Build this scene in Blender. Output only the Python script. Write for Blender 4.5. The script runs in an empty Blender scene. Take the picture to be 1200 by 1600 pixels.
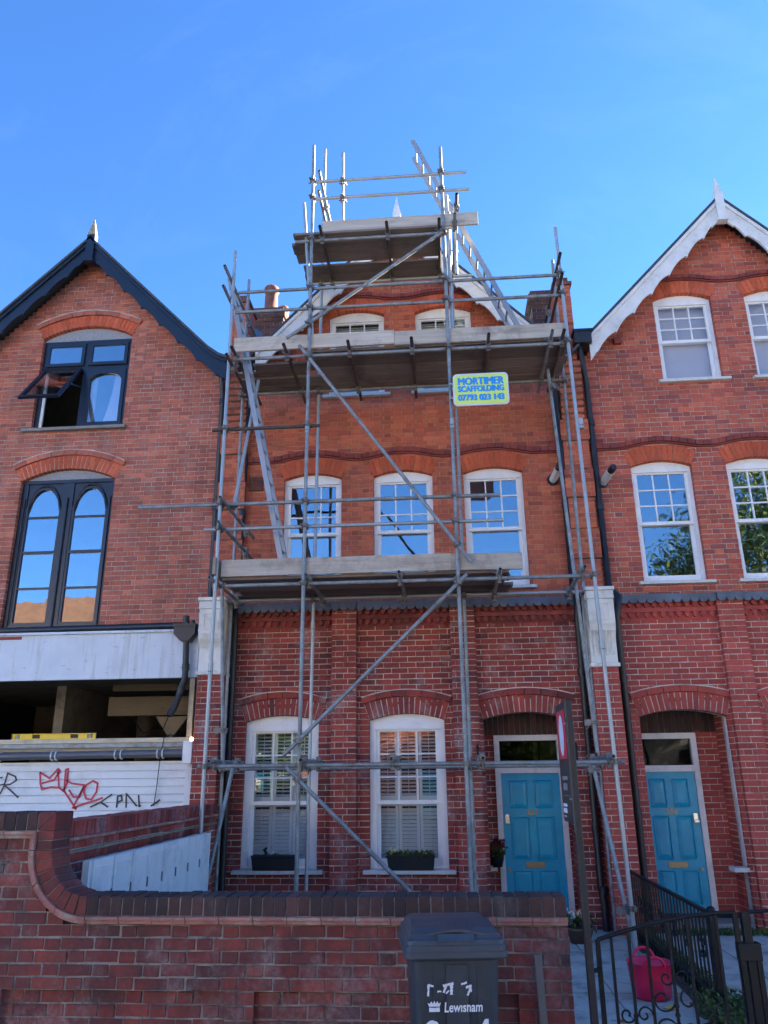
import bpy, bmesh, math, random
from mathutils import Vector, Matrix
random.seed(7)
R = math.radians
PI = math.pi
SC = bpy.context.scene
COL = SC.collection

# ------------------------------------------------------------------ camera
EZ = 1.7
FOC, PIT, YAW, ROL = 1210.0, R(18.85), R(4.35), R(-0.59)
_fwd = Vector((-math.sin(YAW) * math.cos(PIT), math.cos(YAW) * math.cos(PIT), math.sin(PIT)))
_rt = Vector((math.cos(YAW), math.sin(YAW), 0))
_up = _rt.cross(_fwd)
RT = math.cos(ROL) * _rt + math.sin(ROL) * _up
UP = -math.sin(ROL) * _rt + math.cos(ROL) * _up
cam = bpy.data.cameras.new('camera')
cam.sensor_fit = 'VERTICAL'; cam.sensor_height = 24.0; cam.lens = FOC / 1600 * 24.0
cam.clip_start = 0.05; cam.clip_end = 3000
camo = bpy.data.objects.new('camera', cam); COL.objects.link(camo)
camo.matrix_world = Matrix(((RT.x, UP.x, -_fwd.x, 0), (RT.y, UP.y, -_fwd.y, 0), (RT.z, UP.z, -_fwd.z, EZ), (0, 0, 0, 1)))
SC.camera = camo
SC.render.resolution_x = 768; SC.render.resolution_y = 1024

def proj(x, y, z):
    d = Vector((x, y, z - EZ)); c = d.dot(_fwd)
    return 600 + FOC * d.dot(RT) / c, 800 - FOC * d.dot(UP) / c, c

# ------------------------------------------------------------------ sky and sun
SUN_AZ, SUN_EL = R(58), R(22)          # azimuth clockwise from +Y (behind the houses, to the right)
w = bpy.data.worlds.new('World'); SC.world = w; w.use_nodes = True
nt = w.node_tree; nt.nodes.clear()
sky = nt.nodes.new('ShaderNodeTexSky'); sky.sky_type = 'NISHITA'; sky.sun_disc = False
sky.sun_elevation = SUN_EL; sky.sun_rotation = SUN_AZ
sky.altitude = 50; sky.air_density = 1.0; sky.dust_density = 0.1; sky.ozone_density = 10.0
bg = nt.nodes.new('ShaderNodeBackground'); bg.inputs[1].default_value = 0.05
wo = nt.nodes.new('ShaderNodeOutputWorld')
# thin, faint high cloud wisps over the whole sky
tc = nt.nodes.new('ShaderNodeTexCoord'); mp = nt.nodes.new('ShaderNodeMapping'); mp.inputs['Scale'].default_value = (1.2, 3.4, 2.2); mp.inputs['Rotation'].default_value = (0.2, 0.3, 0.6)
wn = nt.nodes.new('ShaderNodeTexNoise'); wn.inputs['Scale'].default_value = 2.2; wn.inputs['Detail'].default_value = 9; wn.inputs['Roughness'].default_value = .62; wn.inputs['Distortion'].default_value = .7
wr = nt.nodes.new('ShaderNodeValToRGB'); wr.color_ramp.elements[0].position = .52; wr.color_ramp.elements[0].color = (0, 0, 0, 1); wr.color_ramp.elements[1].position = .80; wr.color_ramp.elements[1].color = (.022, .022, .022, 1)
wm = nt.nodes.new('ShaderNodeMix'); wm.data_type = 'RGBA'; wm.inputs[7].default_value = (6.0, 7.0, 8.2, 1)
nt.links.new(tc.outputs['Generated'], mp.inputs[0]); nt.links.new(mp.outputs[0], wn.inputs['Vector']); nt.links.new(wn.outputs['Fac'], wr.inputs[0])
nt.links.new(wr.outputs[0], wm.inputs[0]); nt.links.new(sky.outputs[0], wm.inputs[6]); nt.links.new(wm.outputs[2], bg.inputs[0]); nt.links.new(bg.outputs[0], wo.inputs[0])
sl = bpy.data.lights.new('sun', 'SUN'); sl.energy = 5.0; sl.angle = R(0.53); sl.color = (1.0, 0.90, 0.74)
so = bpy.data.objects.new('sun', sl); COL.objects.link(so)
sdir = Vector((math.sin(SUN_AZ) * math.cos(SUN_EL), math.cos(SUN_AZ) * math.cos(SUN_EL), math.sin(SUN_EL)))
so.rotation_euler = sdir.to_track_quat('Z', 'Y').to_euler(); so.location = sdir * 60
SC.view_settings.view_transform = 'Standard'; SC.view_settings.look = 'None'
SC.view_settings.exposure = 3.2; SC.view_settings.gamma = 1.0
SC.view_settings.use_curve_mapping = False
SC.cycles.max_bounces = 8; SC.cycles.transparent_max_bounces = 16

# ------------------------------------------------------------------ mesh helpers
class MB:
    def __init__(s):
        s.v = []; s.f = []; s.mi = []; s.sm = []
        s.cm = 0
    def add(s, vs, fs, smooth=False):
        n = len(s.v); s.v.extend([tuple(p) for p in vs])
        for f in fs:
            s.f.append([n + i for i in f]); s.mi.append(s.cm); s.sm.append(smooth)
        return s
    def box(s, x0, x1, y0, y1, z0, z1):
        if x0 > x1: x0, x1 = x1, x0
        if y0 > y1: y0, y1 = y1, y0
        if z0 > z1: z0, z1 = z1, z0
        return s.add([(x0, y0, z0), (x1, y0, z0), (x1, y1, z0), (x0, y1, z0), (x0, y0, z1), (x1, y0, z1), (x1, y1, z1), (x0, y1, z1)],
              [(0, 3, 2, 1), (4, 5, 6, 7), (0, 1, 5, 4), (1, 2, 6, 5), (2, 3, 7, 6), (3, 0, 4, 7)])
    def prism(s, poly, y0, y1):                 # polygon in xz, extruded along y
        n = len(poly)
        vs = [(x, y0, z) for x, z in poly] + [(x, y1, z) for x, z in poly]
        return s.add(vs, [list(range(n)), list(range(2 * n - 1, n - 1, -1))] + [[i, (i + 1) % n, n + (i + 1) % n, n + i][::-1] for i in range(n)])
    def prism_x(s, poly, x0, x1):               # polygon in yz, extruded along x
        n = len(poly)
        vs = [(x0, y, z) for y, z in poly] + [(x1, y, z) for y, z in poly]
        return s.add(vs, [list(range(n)), list(range(2 * n - 1, n - 1, -1))] + [[i, (i + 1) % n, n + (i + 1) % n, n + i][::-1] for i in range(n)])
    def prism_z(s, poly, z0, z1):
        n = len(poly)
        vs = [(x, y, z0) for x, y in poly] + [(x, y, z1) for x, y in poly]
        return s.add(vs, [list(range(n)), list(range(2 * n - 1, n - 1, -1))] + [[i, (i + 1) % n, n + (i + 1) % n, n + i][::-1] for i in range(n)])
    def strip(s, lo, hi, y0, y1):               # band between two xz polylines of equal length, solid
        n = len(lo)
        vs = [(x, y0, z) for x, z in lo] + [(x, y0, z) for x, z in hi] + [(x, y1, z) for x, z in lo] + [(x, y1, z) for x, z in hi]
        fs = []
        for i in range(n - 1):
            fs += [(i, i + 1, n + i + 1, n + i), (2 * n + i + 1, 2 * n + i, 3 * n + i, 3 * n + i + 1),
                   (i, 2 * n + i, 2 * n + i + 1, i + 1), (n + i, n + i + 1, 3 * n + i + 1, 3 * n + i)]
        fs += [(0, n, 3 * n, 2 * n), (n - 1, 3 * n - 1, 4 * n - 1, 2 * n - 1)]
        return s.add(vs, fs)
    def frame_of(s, d):
        d = d.normalized(); a = Vector((0, 0, 1)) if abs(d.z) < .9 else Vector((1, 0, 0))
        u = d.cross(a).normalized(); return u, d.cross(u).normalized()
    def tube(s, p0, p1, r, n=10, r1=None, cap=True, hollow=False):
        p0 = Vector(p0); p1 = Vector(p1); r1 = r if r1 is None else r1
        u, v = s.frame_of(p1 - p0); d = (p1 - p0).normalized()
        def ring(p, q): return [p + u * (q * math.cos(2 * PI * i / n)) + v * (q * math.sin(2 * PI * i / n)) for i in range(n)]
        a = ring(p0, r); b = ring(p1, r1)
        s.add(a + b, [(i, (i + 1) % n, n + (i + 1) % n, n + i) for i in range(n)], True)
        if hollow:
            for p, o, q in ((p0, 1, r), (p1, -1, r1)):
                e = ring(p, q); i1 = ring(p, q * .8); i2 = ring(p + d * (.12 * o), q * .8)
                s.add(e + i1 + i2, [(i, (i + 1) % n, n + (i + 1) % n, n + i) for i in range(n)] + [(n + i, n + (i + 1) % n, 2 * n + (i + 1) % n, 2 * n + i) for i in range(n)] + [list(range(2 * n, 3 * n))])
        elif cap:
            s.add(a, [list(range(n))]); s.add(b, [list(range(n))])
        return s
    def path(s, pts, r, n=8, cap=True):
        pts = [Vector(p) for p in pts]; m = len(pts); rs = r if isinstance(r, (list, tuple)) else [r] * m
        vs = []; pu = None
        for k, p in enumerate(pts):
            d = (pts[min(k + 1, m - 1)] - pts[max(k - 1, 0)]).normalized()
            if pu is None: u, v = s.frame_of(d)
            else:
                u = (pu - d * pu.dot(d)).normalized(); v = d.cross(u)
            pu = u
            vs += [p + u * (rs[k] * math.cos(2 * PI * i / n)) + v * (rs[k] * math.sin(2 * PI * i / n)) for i in range(n)]
        fs = [(k * n + i, k * n + (i + 1) % n, (k + 1) * n + (i + 1) % n, (k + 1) * n + i) for k in range(m - 1) for i in range(n)]
        s.add(vs, fs, True)
        if cap: s.add(vs[:n], [list(range(n))]); s.add(vs[-n:], [list(range(n))])
        return s
    def bar(s, p0, p1, w, h, upv=(0, 0, 1)):    # rectangular bar: w across, h along upv
        p0 = Vector(p0); p1 = Vector(p1); d = (p1 - p0).normalized(); upv = Vector(upv)
        a = d.cross(upv).normalized(); b = a.cross(d).normalized()
        q = [a * (sx * w / 2) + b * (sz * h / 2) for sx, sz in ((-1, -1), (1, -1), (1, 1), (-1, 1))]
        return s.add([p0 + k for k in q] + [p1 + k for k in q], [(0, 1, 2, 3), (7, 6, 5, 4), (0, 4, 5, 1), (1, 5, 6, 2), (2, 6, 7, 3), (3, 7, 4, 0)])
    def lathe(s, prof, c, n=20, smooth=True, sx=1, sy=1):
        m = len(prof)
        vs = [(c[0] + sx * r * math.cos(2 * PI * i / n), c[1] + sy * r * math.sin(2 * PI * i / n), c[2] + z) for r, z in prof for i in range(n)]
        s.add(vs, [(k * n + i, k * n + (i + 1) % n, (k + 1) * n + (i + 1) % n, (k + 1) * n + i) for k in range(m - 1) for i in range(n)], smooth)
        return s
    def mesh(s, name, mats):
        me = bpy.data.meshes.new(name); me.from_pydata(s.v, [], s.f)
        for m in (mats if isinstance(mats, (list, tuple)) else [mats]): me.materials.append(m)
        me.polygons.foreach_set('material_index', s.mi); me.polygons.foreach_set('use_smooth', s.sm)
        bm = bmesh.new(); bm.from_mesh(me); bmesh.ops.recalc_face_normals(bm, faces=bm.faces); bm.to_mesh(me); bm.free()
        me.update(); return me
    def build(s, name, mats, parent=None, bevel=0):
        o = bpy.data.objects.new(name, s.mesh(name, mats)); COL.objects.link(o)
        if parent: attach(o, parent)
        if bevel:
            b = o.modifiers.new('bevel', 'BEVEL'); b.width = bevel; b.segments = 2; b.limit_method = 'ANGLE'; b.angle_limit = R(50)
        return o

WL = {}                                          # world location of roots
def attach(o, p):
    o.parent = p
    l = WL.get(p.name)
    if l: o.matrix_parent_inverse = Matrix.Translation(-Vector(l))
def tag(o, label=None, cat=None, group=None, kind=None):
    if label: o['label'] = label
    if cat: o['category'] = cat
    if group: o['group'] = group
    if kind: o['kind'] = kind
    return o
def thing(name, label, cat, loc=(0, 0, 0), group=None):
    o = bpy.data.objects.new(name, None); COL.objects.link(o); o.location = loc; o.empty_display_size = .2
    WL[o.name] = tuple(loc)
    return tag(o, label, cat, group)
def inst(name, me, loc, parent=None, rot=None):
    o = bpy.data.objects.new(name, me); COL.objects.link(o); o.location = loc
    if rot is not None: o.rotation_euler = rot
    if parent: attach(o, parent)
    return o

# ------------------------------------------------------------------ materials
def nm(name):
    m = bpy.data.materials.new(name); m.use_nodes = True
    n = m.node_tree.nodes; return m, n, m.node_tree.links, n['Principled BSDF']
def mixc(n, l, fac, a, b, mode='MIX'):
    k = n.new('ShaderNodeMix'); k.data_type = 'RGBA'; k.blend_type = mode
    for sock, val in ((k.inputs[0], fac), (k.inputs[6], a), (k.inputs[7], b)):
        if hasattr(val, 'is_linked') or hasattr(val, 'links'): l.new(val, sock)
        elif isinstance(val, (int, float)): sock.default_value = val
        else: sock.default_value = (*val, 1)
    return k.outputs[2]
def noise(n, l, scale, detail=4, vec=None, rough=.6):
    t = n.new('ShaderNodeTexNoise'); t.inputs['Scale'].default_value = scale; t.inputs['Detail'].default_value = detail; t.inputs['Roughness'].default_value = rough
    if vec is None:
        g = n.new('ShaderNodeNewGeometry'); vec = g.outputs['Position']
    l.new(vec, t.inputs['Vector']); return t.outputs['Fac']
def ramp(n, l, fac, stops):
    r = n.new('ShaderNodeValToRGB'); e = r.color_ramp.elements
    while len(e) < len(stops): e.new(.5)
    for k, (p, c) in zip(e, stops):
        k.position = p; k.color = (*c, 1) if not isinstance(c, (int, float)) else (c, c, c, 1)
    l.new(fac, r.inputs[0]); return r.outputs[0]
def math_(n, l, op, a, b=None):
    k = n.new('ShaderNodeMath'); k.operation = op
    for i, val in enumerate((a, b)):
        if val is None: continue
        if isinstance(val, (int, float)): k.inputs[i].default_value = val
        else: l.new(val, k.inputs[i])
    return k.outputs[0]
def bumpn(n, l, b, h, strength, dist=.004):
    k = n.new('ShaderNodeBump'); k.inputs['Strength'].default_value = strength; k.inputs['Distance'].default_value = dist
    l.new(h, k.inputs['Height']); l.new(k.outputs[0], b.inputs['Normal'])
def stretched(n, l, sx, sy, sz):
    g = n.new('ShaderNodeNewGeometry'); mp = n.new('ShaderNodeMapping'); mp.inputs['Scale'].default_value = (sx, sy, sz)
    l.new(g.outputs['Position'], mp.inputs['Vector']); return mp.outputs[0]
def plain(name, col, rough=.6, metal=0, var=.18, scale=6, bump=.15, fine=90, dirt=None, dirt_amt=.5, spec=.5):
    m, n, l, b = nm(name)
    a = noise(n, l, scale, 5)
    c = mixc(n, l, ramp(n, l, a, ((.25, 0), (.75, 1))), tuple(x * (1 - var) for x in col), tuple(min(1, x * (1 + var)) for x in col))
    if dirt:
        d = noise(n, l, scale * .6 + 1.3, 8, rough=.75)
        c = mixc(n, l, math_(n, l, 'MULTIPLY', ramp(n, l, d, ((.5, 0), (.68, 1))), dirt_amt), c, dirt)
    l.new(c, b.inputs['Base Color']); b.inputs['Roughness'].default_value = rough; b.inputs['Metallic'].default_value = metal
    b.inputs['Specular IOR Level'].default_value = spec
    f = noise(n, l, fine, 3)
    if bump: bumpn(n, l, b, f, bump)
    return m
def brickmat(name, cols, soot=.3, pale=.15, soot_col=(.035, .026, .026), pale_col=(.42, .36, .36), rough=.85, sr=(.47, .70), prr=(.54, .72)):
    m, n, l, b = nm(name)
    oi = n.new('ShaderNodeObjectInfo'); g = n.new('ShaderNodeNewGeometry')
    rnd = math_(n, l, 'FRACT', math_(n, l, 'ADD', oi.outputs['Random'], g.outputs['Random Per Island']))
    k = len(cols)
    c = ramp(n, l, rnd, [(i / k + .5 / k, q) for i, q in enumerate(cols)])
    rnd2 = math_(n, l, 'FRACT', math_(n, l, 'MULTIPLY', rnd, 7.31))
    c = mixc(n, l, 1.0, c, ramp(n, l, rnd2, ((0, .86), (1, 1.13))), 'MULTIPLY')
    c = mixc(n, l, 1.0, c, ramp(n, l, noise(n, l, 1.1, 4), ((.3, .8), (.7, 1.16))), 'MULTIPLY')
    c = mixc(n, l, 1.0, c, ramp(n, l, noise(n, l, 34, 6), ((.3, .78), (.7, 1.16))), 'MULTIPLY')
    sm = ramp(n, l, noise(n, l, 1.7, 7, rough=.7), ((sr[0], 0), (sr[1], 1)))
    c = mixc(n, l, math_(n, l, 'MULTIPLY', sm, soot), c, soot_col)
    st_ = ramp(n, l, noise(n, l, 1.0, 6, vec=stretched(n, l, 5, 5, .45), rough=.65), ((.50, 0), (.72, 1)))
    c = mixc(n, l, math_(n, l, 'MULTIPLY', st_, soot * .7), c, tuple(x * 1.6 for x in soot_col))
    pm = ramp(n, l, noise(n, l, 2.3, 9, vec=stretched(n, l, 1.0, 1.0, .8), rough=.75), ((prr[0], 0), (prr[1], 1)))
    pm2 = ramp(n, l, noise(n, l, 26, 5), ((.35, .15), (.65, 1)))
    c = mixc(n, l, math_(n, l, 'MULTIPLY', math_(n, l, 'MULTIPLY', pm, pm2), pale), c, pale_col)
    l.new(c, b.inputs['Base Color']); b.inputs['Roughness'].default_value = rough
    b.inputs['Specular IOR Level'].default_value = .35
    bumpn(n, l, b, noise(n, l, 75, 6), .55, .004)
    return m
def glassmat(name, base=.20, tint=(.92, .95, .96), wav=.07):
    m, n, l, b = nm(name); n.remove(b)
    t = n.new('ShaderNodeBsdfTransparent'); t.inputs[0].default_value = (*tint, 1)
    gl = n.new('ShaderNodeBsdfGlossy'); gl.inputs['Roughness'].default_value = .015; gl.inputs['Color'].default_value = (.95, .97, 1, 1)
    lw = n.new('ShaderNodeLayerWeight'); lw.inputs[0].default_value = .5
    fac = math_(n, l, 'ADD', math_(n, l, 'MULTIPLY', math_(n, l, 'POWER', lw.outputs['Facing'], 3.0), .7), base)
    k = n.new('ShaderNodeBump'); k.inputs['Strength'].default_value = wav; k.inputs['Distance'].default_value = .02
    l.new(noise(n, l, 2.2, 2), k.inputs['Height']); l.new(k.outputs[0], gl.inputs['Normal'])
    mx = n.new('ShaderNodeMixShader'); l.new(fac, mx.inputs[0]); l.new(t.outputs[0], mx.inputs[1]); l.new(gl.outputs[0], mx.inputs[2])
    l.new(mx.outputs[0], n['Material Output'].inputs[0]); return m
def woodmat(name, c0, c1, axis='x', rough=.8, dark=(.10, .085, .075)):
    m, n, l, b = nm(name)
    sc = {'x': (1.2, 22, 22), 'y': (22, 1.2, 22), 'z': (22, 22, 1.2)}[axis]
    oi = n.new('ShaderNodeObjectInfo')
    v = stretched(n, l, *sc); ad = n.new('ShaderNodeVectorMath'); ad.operation = 'ADD'
    cb = n.new('ShaderNodeCombineXYZ'); l.new(math_(n, l, 'MULTIPLY', oi.outputs['Random'], 50.0), cb.inputs[0]); l.new(math_(n, l, 'MULTIPLY', oi.outputs['Random'], 31.0), cb.inputs[2])
    l.new(v, ad.inputs[0]); l.new(cb.outputs[0], ad.inputs[1])
    g = noise(n, l, 1.0, 6, vec=ad.outputs[0], rough=.7)
    c = mixc(n, l, ramp(n, l, g, ((.3, 0), (.7, 1))), c0, c1)
    c = mixc(n, l, ramp(n, l, noise(n, l, 2.1, 6, rough=.7), ((.52, 0), (.75, .75))), c, dark)
    c = mixc(n, l, 1.0, c, ramp(n, l, oi.outputs['Random'], ((0, .6), (1, 1.25))), 'MULTIPLY')
    l.new(c, b.inputs['Base Color']); b.inputs['Roughness'].default_value = rough; bumpn(n, l, b, g, .5, .003); return m

BR_MID = brickmat('brick_orange_red', [(.52, .118, .064), (.56, .140, .074), (.49, .104, .058), (.60, .160, .080), (.46, .098, .058), (.56, .145, .068), (.37, .085, .058)], .36, .12)
BR_LOW = brickmat('brick_wine_red', [(.34, .058, .044), (.39, .072, .052), (.29, .050, .042), (.36, .064, .046), (.31, .055, .048), (.20, .045, .045)], .45, .75, prr=(.52, .66))
BR_LOWR = brickmat('brick_cherry_red', [(.42, .076, .058), (.47, .092, .068), (.37, .066, .055), (.44, .082, .060)], .15, .12)
BR_LEFT = brickmat('brick_weathered_red', [(.48, .135, .082), (.54, .16, .095), (.40, .110, .075), (.37, .115, .082), (.58, .18, .105), (.50, .14, .08), (.45, .13, .085)], .40, .36, prr=(.50, .68))
BR_RIGHT = brickmat('brick_clear_red', [(.53, .120, .070), (.58, .145, .080), (.48, .100, .064), (.55, .13, .072), (.44, .095, .068), (.33, .085, .07)], .32, .16)
BR_WALL = brickmat('brick_sooty_garden_wall', [(.235, .048, .040), (.275, .058, .044), (.18, .043, .038), (.30, .064, .046), (.13, .038, .037), (.245, .050, .041)], .78, .50, (.045, .033, .033), (.40, .36, .35), sr=(.45, .66), prr=(.50, .64))
BR_COPE_PORCH_SHADE = brickmat('brick_black_coping_porch_shade', [(.062, .038, .036), (.085, .044, .040), (.050, .034, .035), (.10, .048, .042)], .45, .3, (.028, .022, .022))
BR_DARK = brickmat('brick_moulded_dark', [(.28, .058, .048), (.31, .068, .052), (.23, .052, .048)], .5, .1)
BR_GAUGE = brickmat('brick_rubbed_orange', [(.56, .108, .045), (.60, .125, .052), (.52, .096, .042)], .10, .03)
BR_STACK = brickmat('brick_chimney_brown', [(.16, .06, .045), (.12, .05, .045), (.20, .075, .05), (.09, .05, .045)], .5, .15)
MO_MID = plain('mortar_buff', (.50, .30, .19), .95, var=.25, bump=.4, dirt=(.10, .07, .06), dirt_amt=.6)
MO_LOW = plain('mortar_pale', (.60, .53, .45), .95, var=.35, scale=5, bump=.5, dirt=(.16, .11, .09), dirt_amt=.8)
MO_LEFT = plain('mortar_grey', (.52, .46, .40), .95, var=.25, bump=.4, dirt=(.10, .08, .07), dirt_amt=.6)
MO_WALL = plain('mortar_dirty', (.25, .225, .20), .95, var=.6, scale=7, bump=.8, dirt=(.045, .038, .036), dirt_amt=.95)
WHITE = plain('white_paint', (.82, .82, .81), .45, var=.05, bump=.06, dirt=(.45, .43, .38), dirt_amt=.25)
WHITE_AGED = plain('white_paint_aged', (.70, .69, .67), .55, var=.08, bump=.1, dirt=(.33, .31, .27), dirt_amt=.45)
STONE = plain('painted_stone', (.74, .72, .66), .7, var=.12, bump=.25, dirt=(.34, .31, .26), dirt_amt=.5)
SILLM = plain('sill_stone', (.60, .59, .55), .75, var=.12, bump=.3, dirt=(.26, .25, .22), dirt_amt=.5)
SILLG = plain('sill_grey_stone', (.24, .23, .21), .8, var=.2, bump=.4)
NAVY = plain('blue_black_paint', (.012, .017, .030), .35, var=.2, bump=.05)
BLACK = plain('black_gloss_iron', (.006, .0065, .008), .45, var=.3, bump=.12, dirt=(.016, .016, .018), dirt_amt=.5, spec=.35)
PIPEM = plain('black_pipe_paint', (.014, .015, .018), .42, var=.3, bump=.08, dirt=(.05, .048, .045), dirt_amt=.4)
LEAD = plain('lead_sheet', (.115, .135, .165), .5, metal=.25, var=.25, scale=4, bump=.25, dirt=(.04, .045, .055), dirt_amt=.6)
SLATE = plain('roof_slate', (.055, .058, .066), .6, var=.3, scale=5, bump=.4)
TERRA = plain('terracotta', (.26, .085, .05), .8, var=.3, bump=.3, dirt=(.05, .045, .042), dirt_amt=.85)
TILEP = plain('pink_moulding_tile', (.36, .155, .125), .8, var=.35, scale=6, bump=.5, dirt=(.42, .38, .31), dirt_amt=.9)
GALV = plain('galvanised_tube', (.25, .275, .28), .5, metal=.3, var=.32, scale=9, bump=.25, fine=50, dirt=(.13, .085, .055), dirt_amt=.75)
GALV2 = plain('galvanised_bright', (.36, .385, .39), .42, metal=.4, var=.15, scale=3, bump=.2, fine=50, dirt=(.50, .49, .46), dirt_amt=.6)
RUSTY = plain('rusted_tube', (.085, .070, .062), .7, metal=.3, var=.35, scale=5, bump=.2, dirt=(.13, .06, .03), dirt_amt=.7)
COUPM = plain('coupler_steel', (.20, .19, .175), .55, metal=.5, var=.3, bump=.3, dirt=(.14, .06, .03), dirt_amt=.8)
ALU = plain('ladder_aluminium', (.34, .35, .37), .42, metal=.4, var=.12, scale=4, bump=.06, dirt=(.25, .25, .26), dirt_amt=.4)
BOARD = woodmat('scaffold_board', (.32, .265, .21), (.52, .465, .39))
BOARD_SHADE = woodmat('scaffold_deck_board_shade', (.14, .105, .085), (.22, .175, .14), dark=(.05, .04, .036))  # same wood as the toe boards, underside shade put into a darker colour
GLASS = glassmat('window_glass', .24)
GLASSD = glassmat('door_light_glass', .015, (.5, .5, .5))
GLASSS = glassmat('shuttered_glass', .06)
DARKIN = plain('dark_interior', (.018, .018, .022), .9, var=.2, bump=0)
BLIND = plain('blind_fabric', (.62, .53, .53), .85, var=.08, scale=2, bump=.05)
BLINDW = plain('white_slats', (.72, .71, .68), .6, var=.06, bump=0)
TEAL = plain('teal_door_paint', (.003, .33, .52), .30, var=.09, scale=4, bump=.06, dirt=(.005, .15, .25), dirt_amt=.35, spec=.4)
BRASS = plain('dull_brass', (.30, .25, .17), .4, metal=.9, var=.2, bump=.1)
CHROME = plain('chrome', (.5, .5, .5), .25, metal=1, var=.1, bump=0)
PLASTIC = plain('bin_plastic', (.030, .038, .047), .5, var=.18, scale=5, bump=.1, dirt=(.075, .08, .085), dirt_amt=.5)
PRINT = plain('white_print', (.72, .74, .78), .6, var=.1, scale=30, bump=0)
PINK = plain('pink_rubber', (.80, .014, .075), .45, var=.12, scale=7, bump=.1, dirt=(.55, .30, .34), dirt_amt=.35)
PLANTER = plain('planter_green_black', (.010, .017, .020), .45, var=.2, bump=.08)
SLABM = plain('paving_slab', (.47, .44, .375), .85, var=.22, scale=3, bump=.45, fine=60, dirt=(.13, .125, .105), dirt_amt=.85)
EARTH = plain('garden_soil', (.07, .055, .04), .95, var=.35, scale=4, bump=.6)
ASPHALT = plain('asphalt', (.075, .073, .07), .9, var=.25, scale=3, bump=.5)
def streaked(name, col, stain, rough=.6):
    m, n, l, b = nm(name)
    c = mixc(n, l, ramp(n, l, noise(n, l, 2.2, 5), ((.3, 0), (.7, 1))), tuple(x * .9 for x in col), tuple(x * 1.08 for x in col))
    c = mixc(n, l, ramp(n, l, noise(n, l, 1.0, 7, vec=stretched(n, l, 9, 9, .7), rough=.7), ((.51, 0), (.68, .6))), c, stain)
    c = mixc(n, l, ramp(n, l, noise(n, l, 1.0, 8, vec=stretched(n, l, 5, 5, 16), rough=.8), ((.61, 0), (.635, .85))), c, (.24, .20, .15))
    l.new(c, b.inputs['Base Color']); b.inputs['Roughness'].default_value = rough; bumpn(n, l, b, noise(n, l, 30, 6), .35); return m
FASCIA = streaked('flaking_white_fascia', (.64, .69, .75), (.38, .38, .37))
SHUTW = plain('shutter_white', (.75, .77, .78), .45, var=.06, scale=2, bump=.06, dirt=(.40, .40, .38), dirt_amt=.4)
TIMBER = woodmat('raw_timber', (.50, .38, .22), (.62, .50, .32), 'z', .7, (.25, .18, .10))
TIMBERX = woodmat('raw_timber_rail', (.50, .40, .26), (.62, .52, .36), 'x', .7, (.25, .19, .12))
PLAST = plain('old_plaster', (.24, .20, .155), .9, var=.25, scale=3, bump=.3, dirt=(.08, .065, .05), dirt_amt=.7)
RED = plain('red_print', (.55, .02, .045), .5, var=.05, bump=0)
SPRAYR = plain('red_spray_paint', (.60, .03, .07), .5, var=.1, bump=0)
SPRAYK = plain('black_spray_paint', (.02, .02, .026), .5, var=.1, bump=0)
CHARC = plain('charcoal_board', (.016, .016, .019), .45, var=.12, bump=.04)
SIGNY = plain('sign_lime', (.62, .82, .16), .45, var=.05, bump=0)
SIGNB = plain('sign_blue', (.02, .30, .80), .45, var=.05, bump=0)
SIGNN = plain('sign_navy', (.01, .10, .34), .45, var=.05, bump=0)
SIGNW = plain('sign_border', (.62, .66, .74), .45, var=.05, bump=0)
YELLOW = plain('level_yellow', (.85, .55, .015), .4, var=.05, bump=0)
PEBBLE = plain('pebbledash', (.30, .30, .31), .95, var=.5, scale=60, bump=1.0, fine=60)
FLUEW = plain('flue_white', (.66, .66, .64), .5, var=.06, bump=.05, dirt=(.3, .28, .25), dirt_amt=.4)
TABW = plain('white_cupboard', (.74, .76, .77), .55, var=.08, scale=3, bump=.12, dirt=(.35, .36, .36), dirt_amt=.5)
def leafmat(name, a, b2, trans=.25):
    m, n, l, b = nm(name); oi = n.new('ShaderNodeNewGeometry')
    c = ramp(n, l, oi.outputs['Random Per Island'], ((0, a), (1, b2))); l.new(c, b.inputs['Base Color']); b.inputs['Roughness'].default_value = .55
    t = n.new('ShaderNodeBsdfTranslucent'); l.new(c, t.inputs[0]); mx = n.new('ShaderNodeMixShader'); mx.inputs[0].default_value = trans
    l.new(b.outputs[0], mx.inputs[1]); l.new(t.outputs[0], mx.inputs[2]); l.new(mx.outputs[0], n['Material Output'].inputs[0]); return m
LEAFG = leafmat('leaf_green', (.028, .06, .012), (.10, .15, .03))
LEAFO = leafmat('leaf_autumn', (.22, .08, .012), (.40, .19, .03))
LEAFW = leafmat('weed_green', (.035, .075, .014), (.15, .19, .05))
PETY = leafmat('petal_yellow', (.70, .50, .03), (.75, .62, .10)); PETW = leafmat('petal_white', (.70, .70, .66), (.8, .78, .7)); PETR = leafmat('petal_red', (.16, .008, .02), (.26, .012, .03))
BARK = plain('bark', (.07, .055, .042), .9, var=.3, scale=8, bump=.6)
LAMPE, _n, _l, _b = nm('site_lamp_glow'); _b.inputs['Emission Color'].default_value = (1, .72, .30, 1); _b.inputs['Emission Strength'].default_value = 1.2

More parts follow.
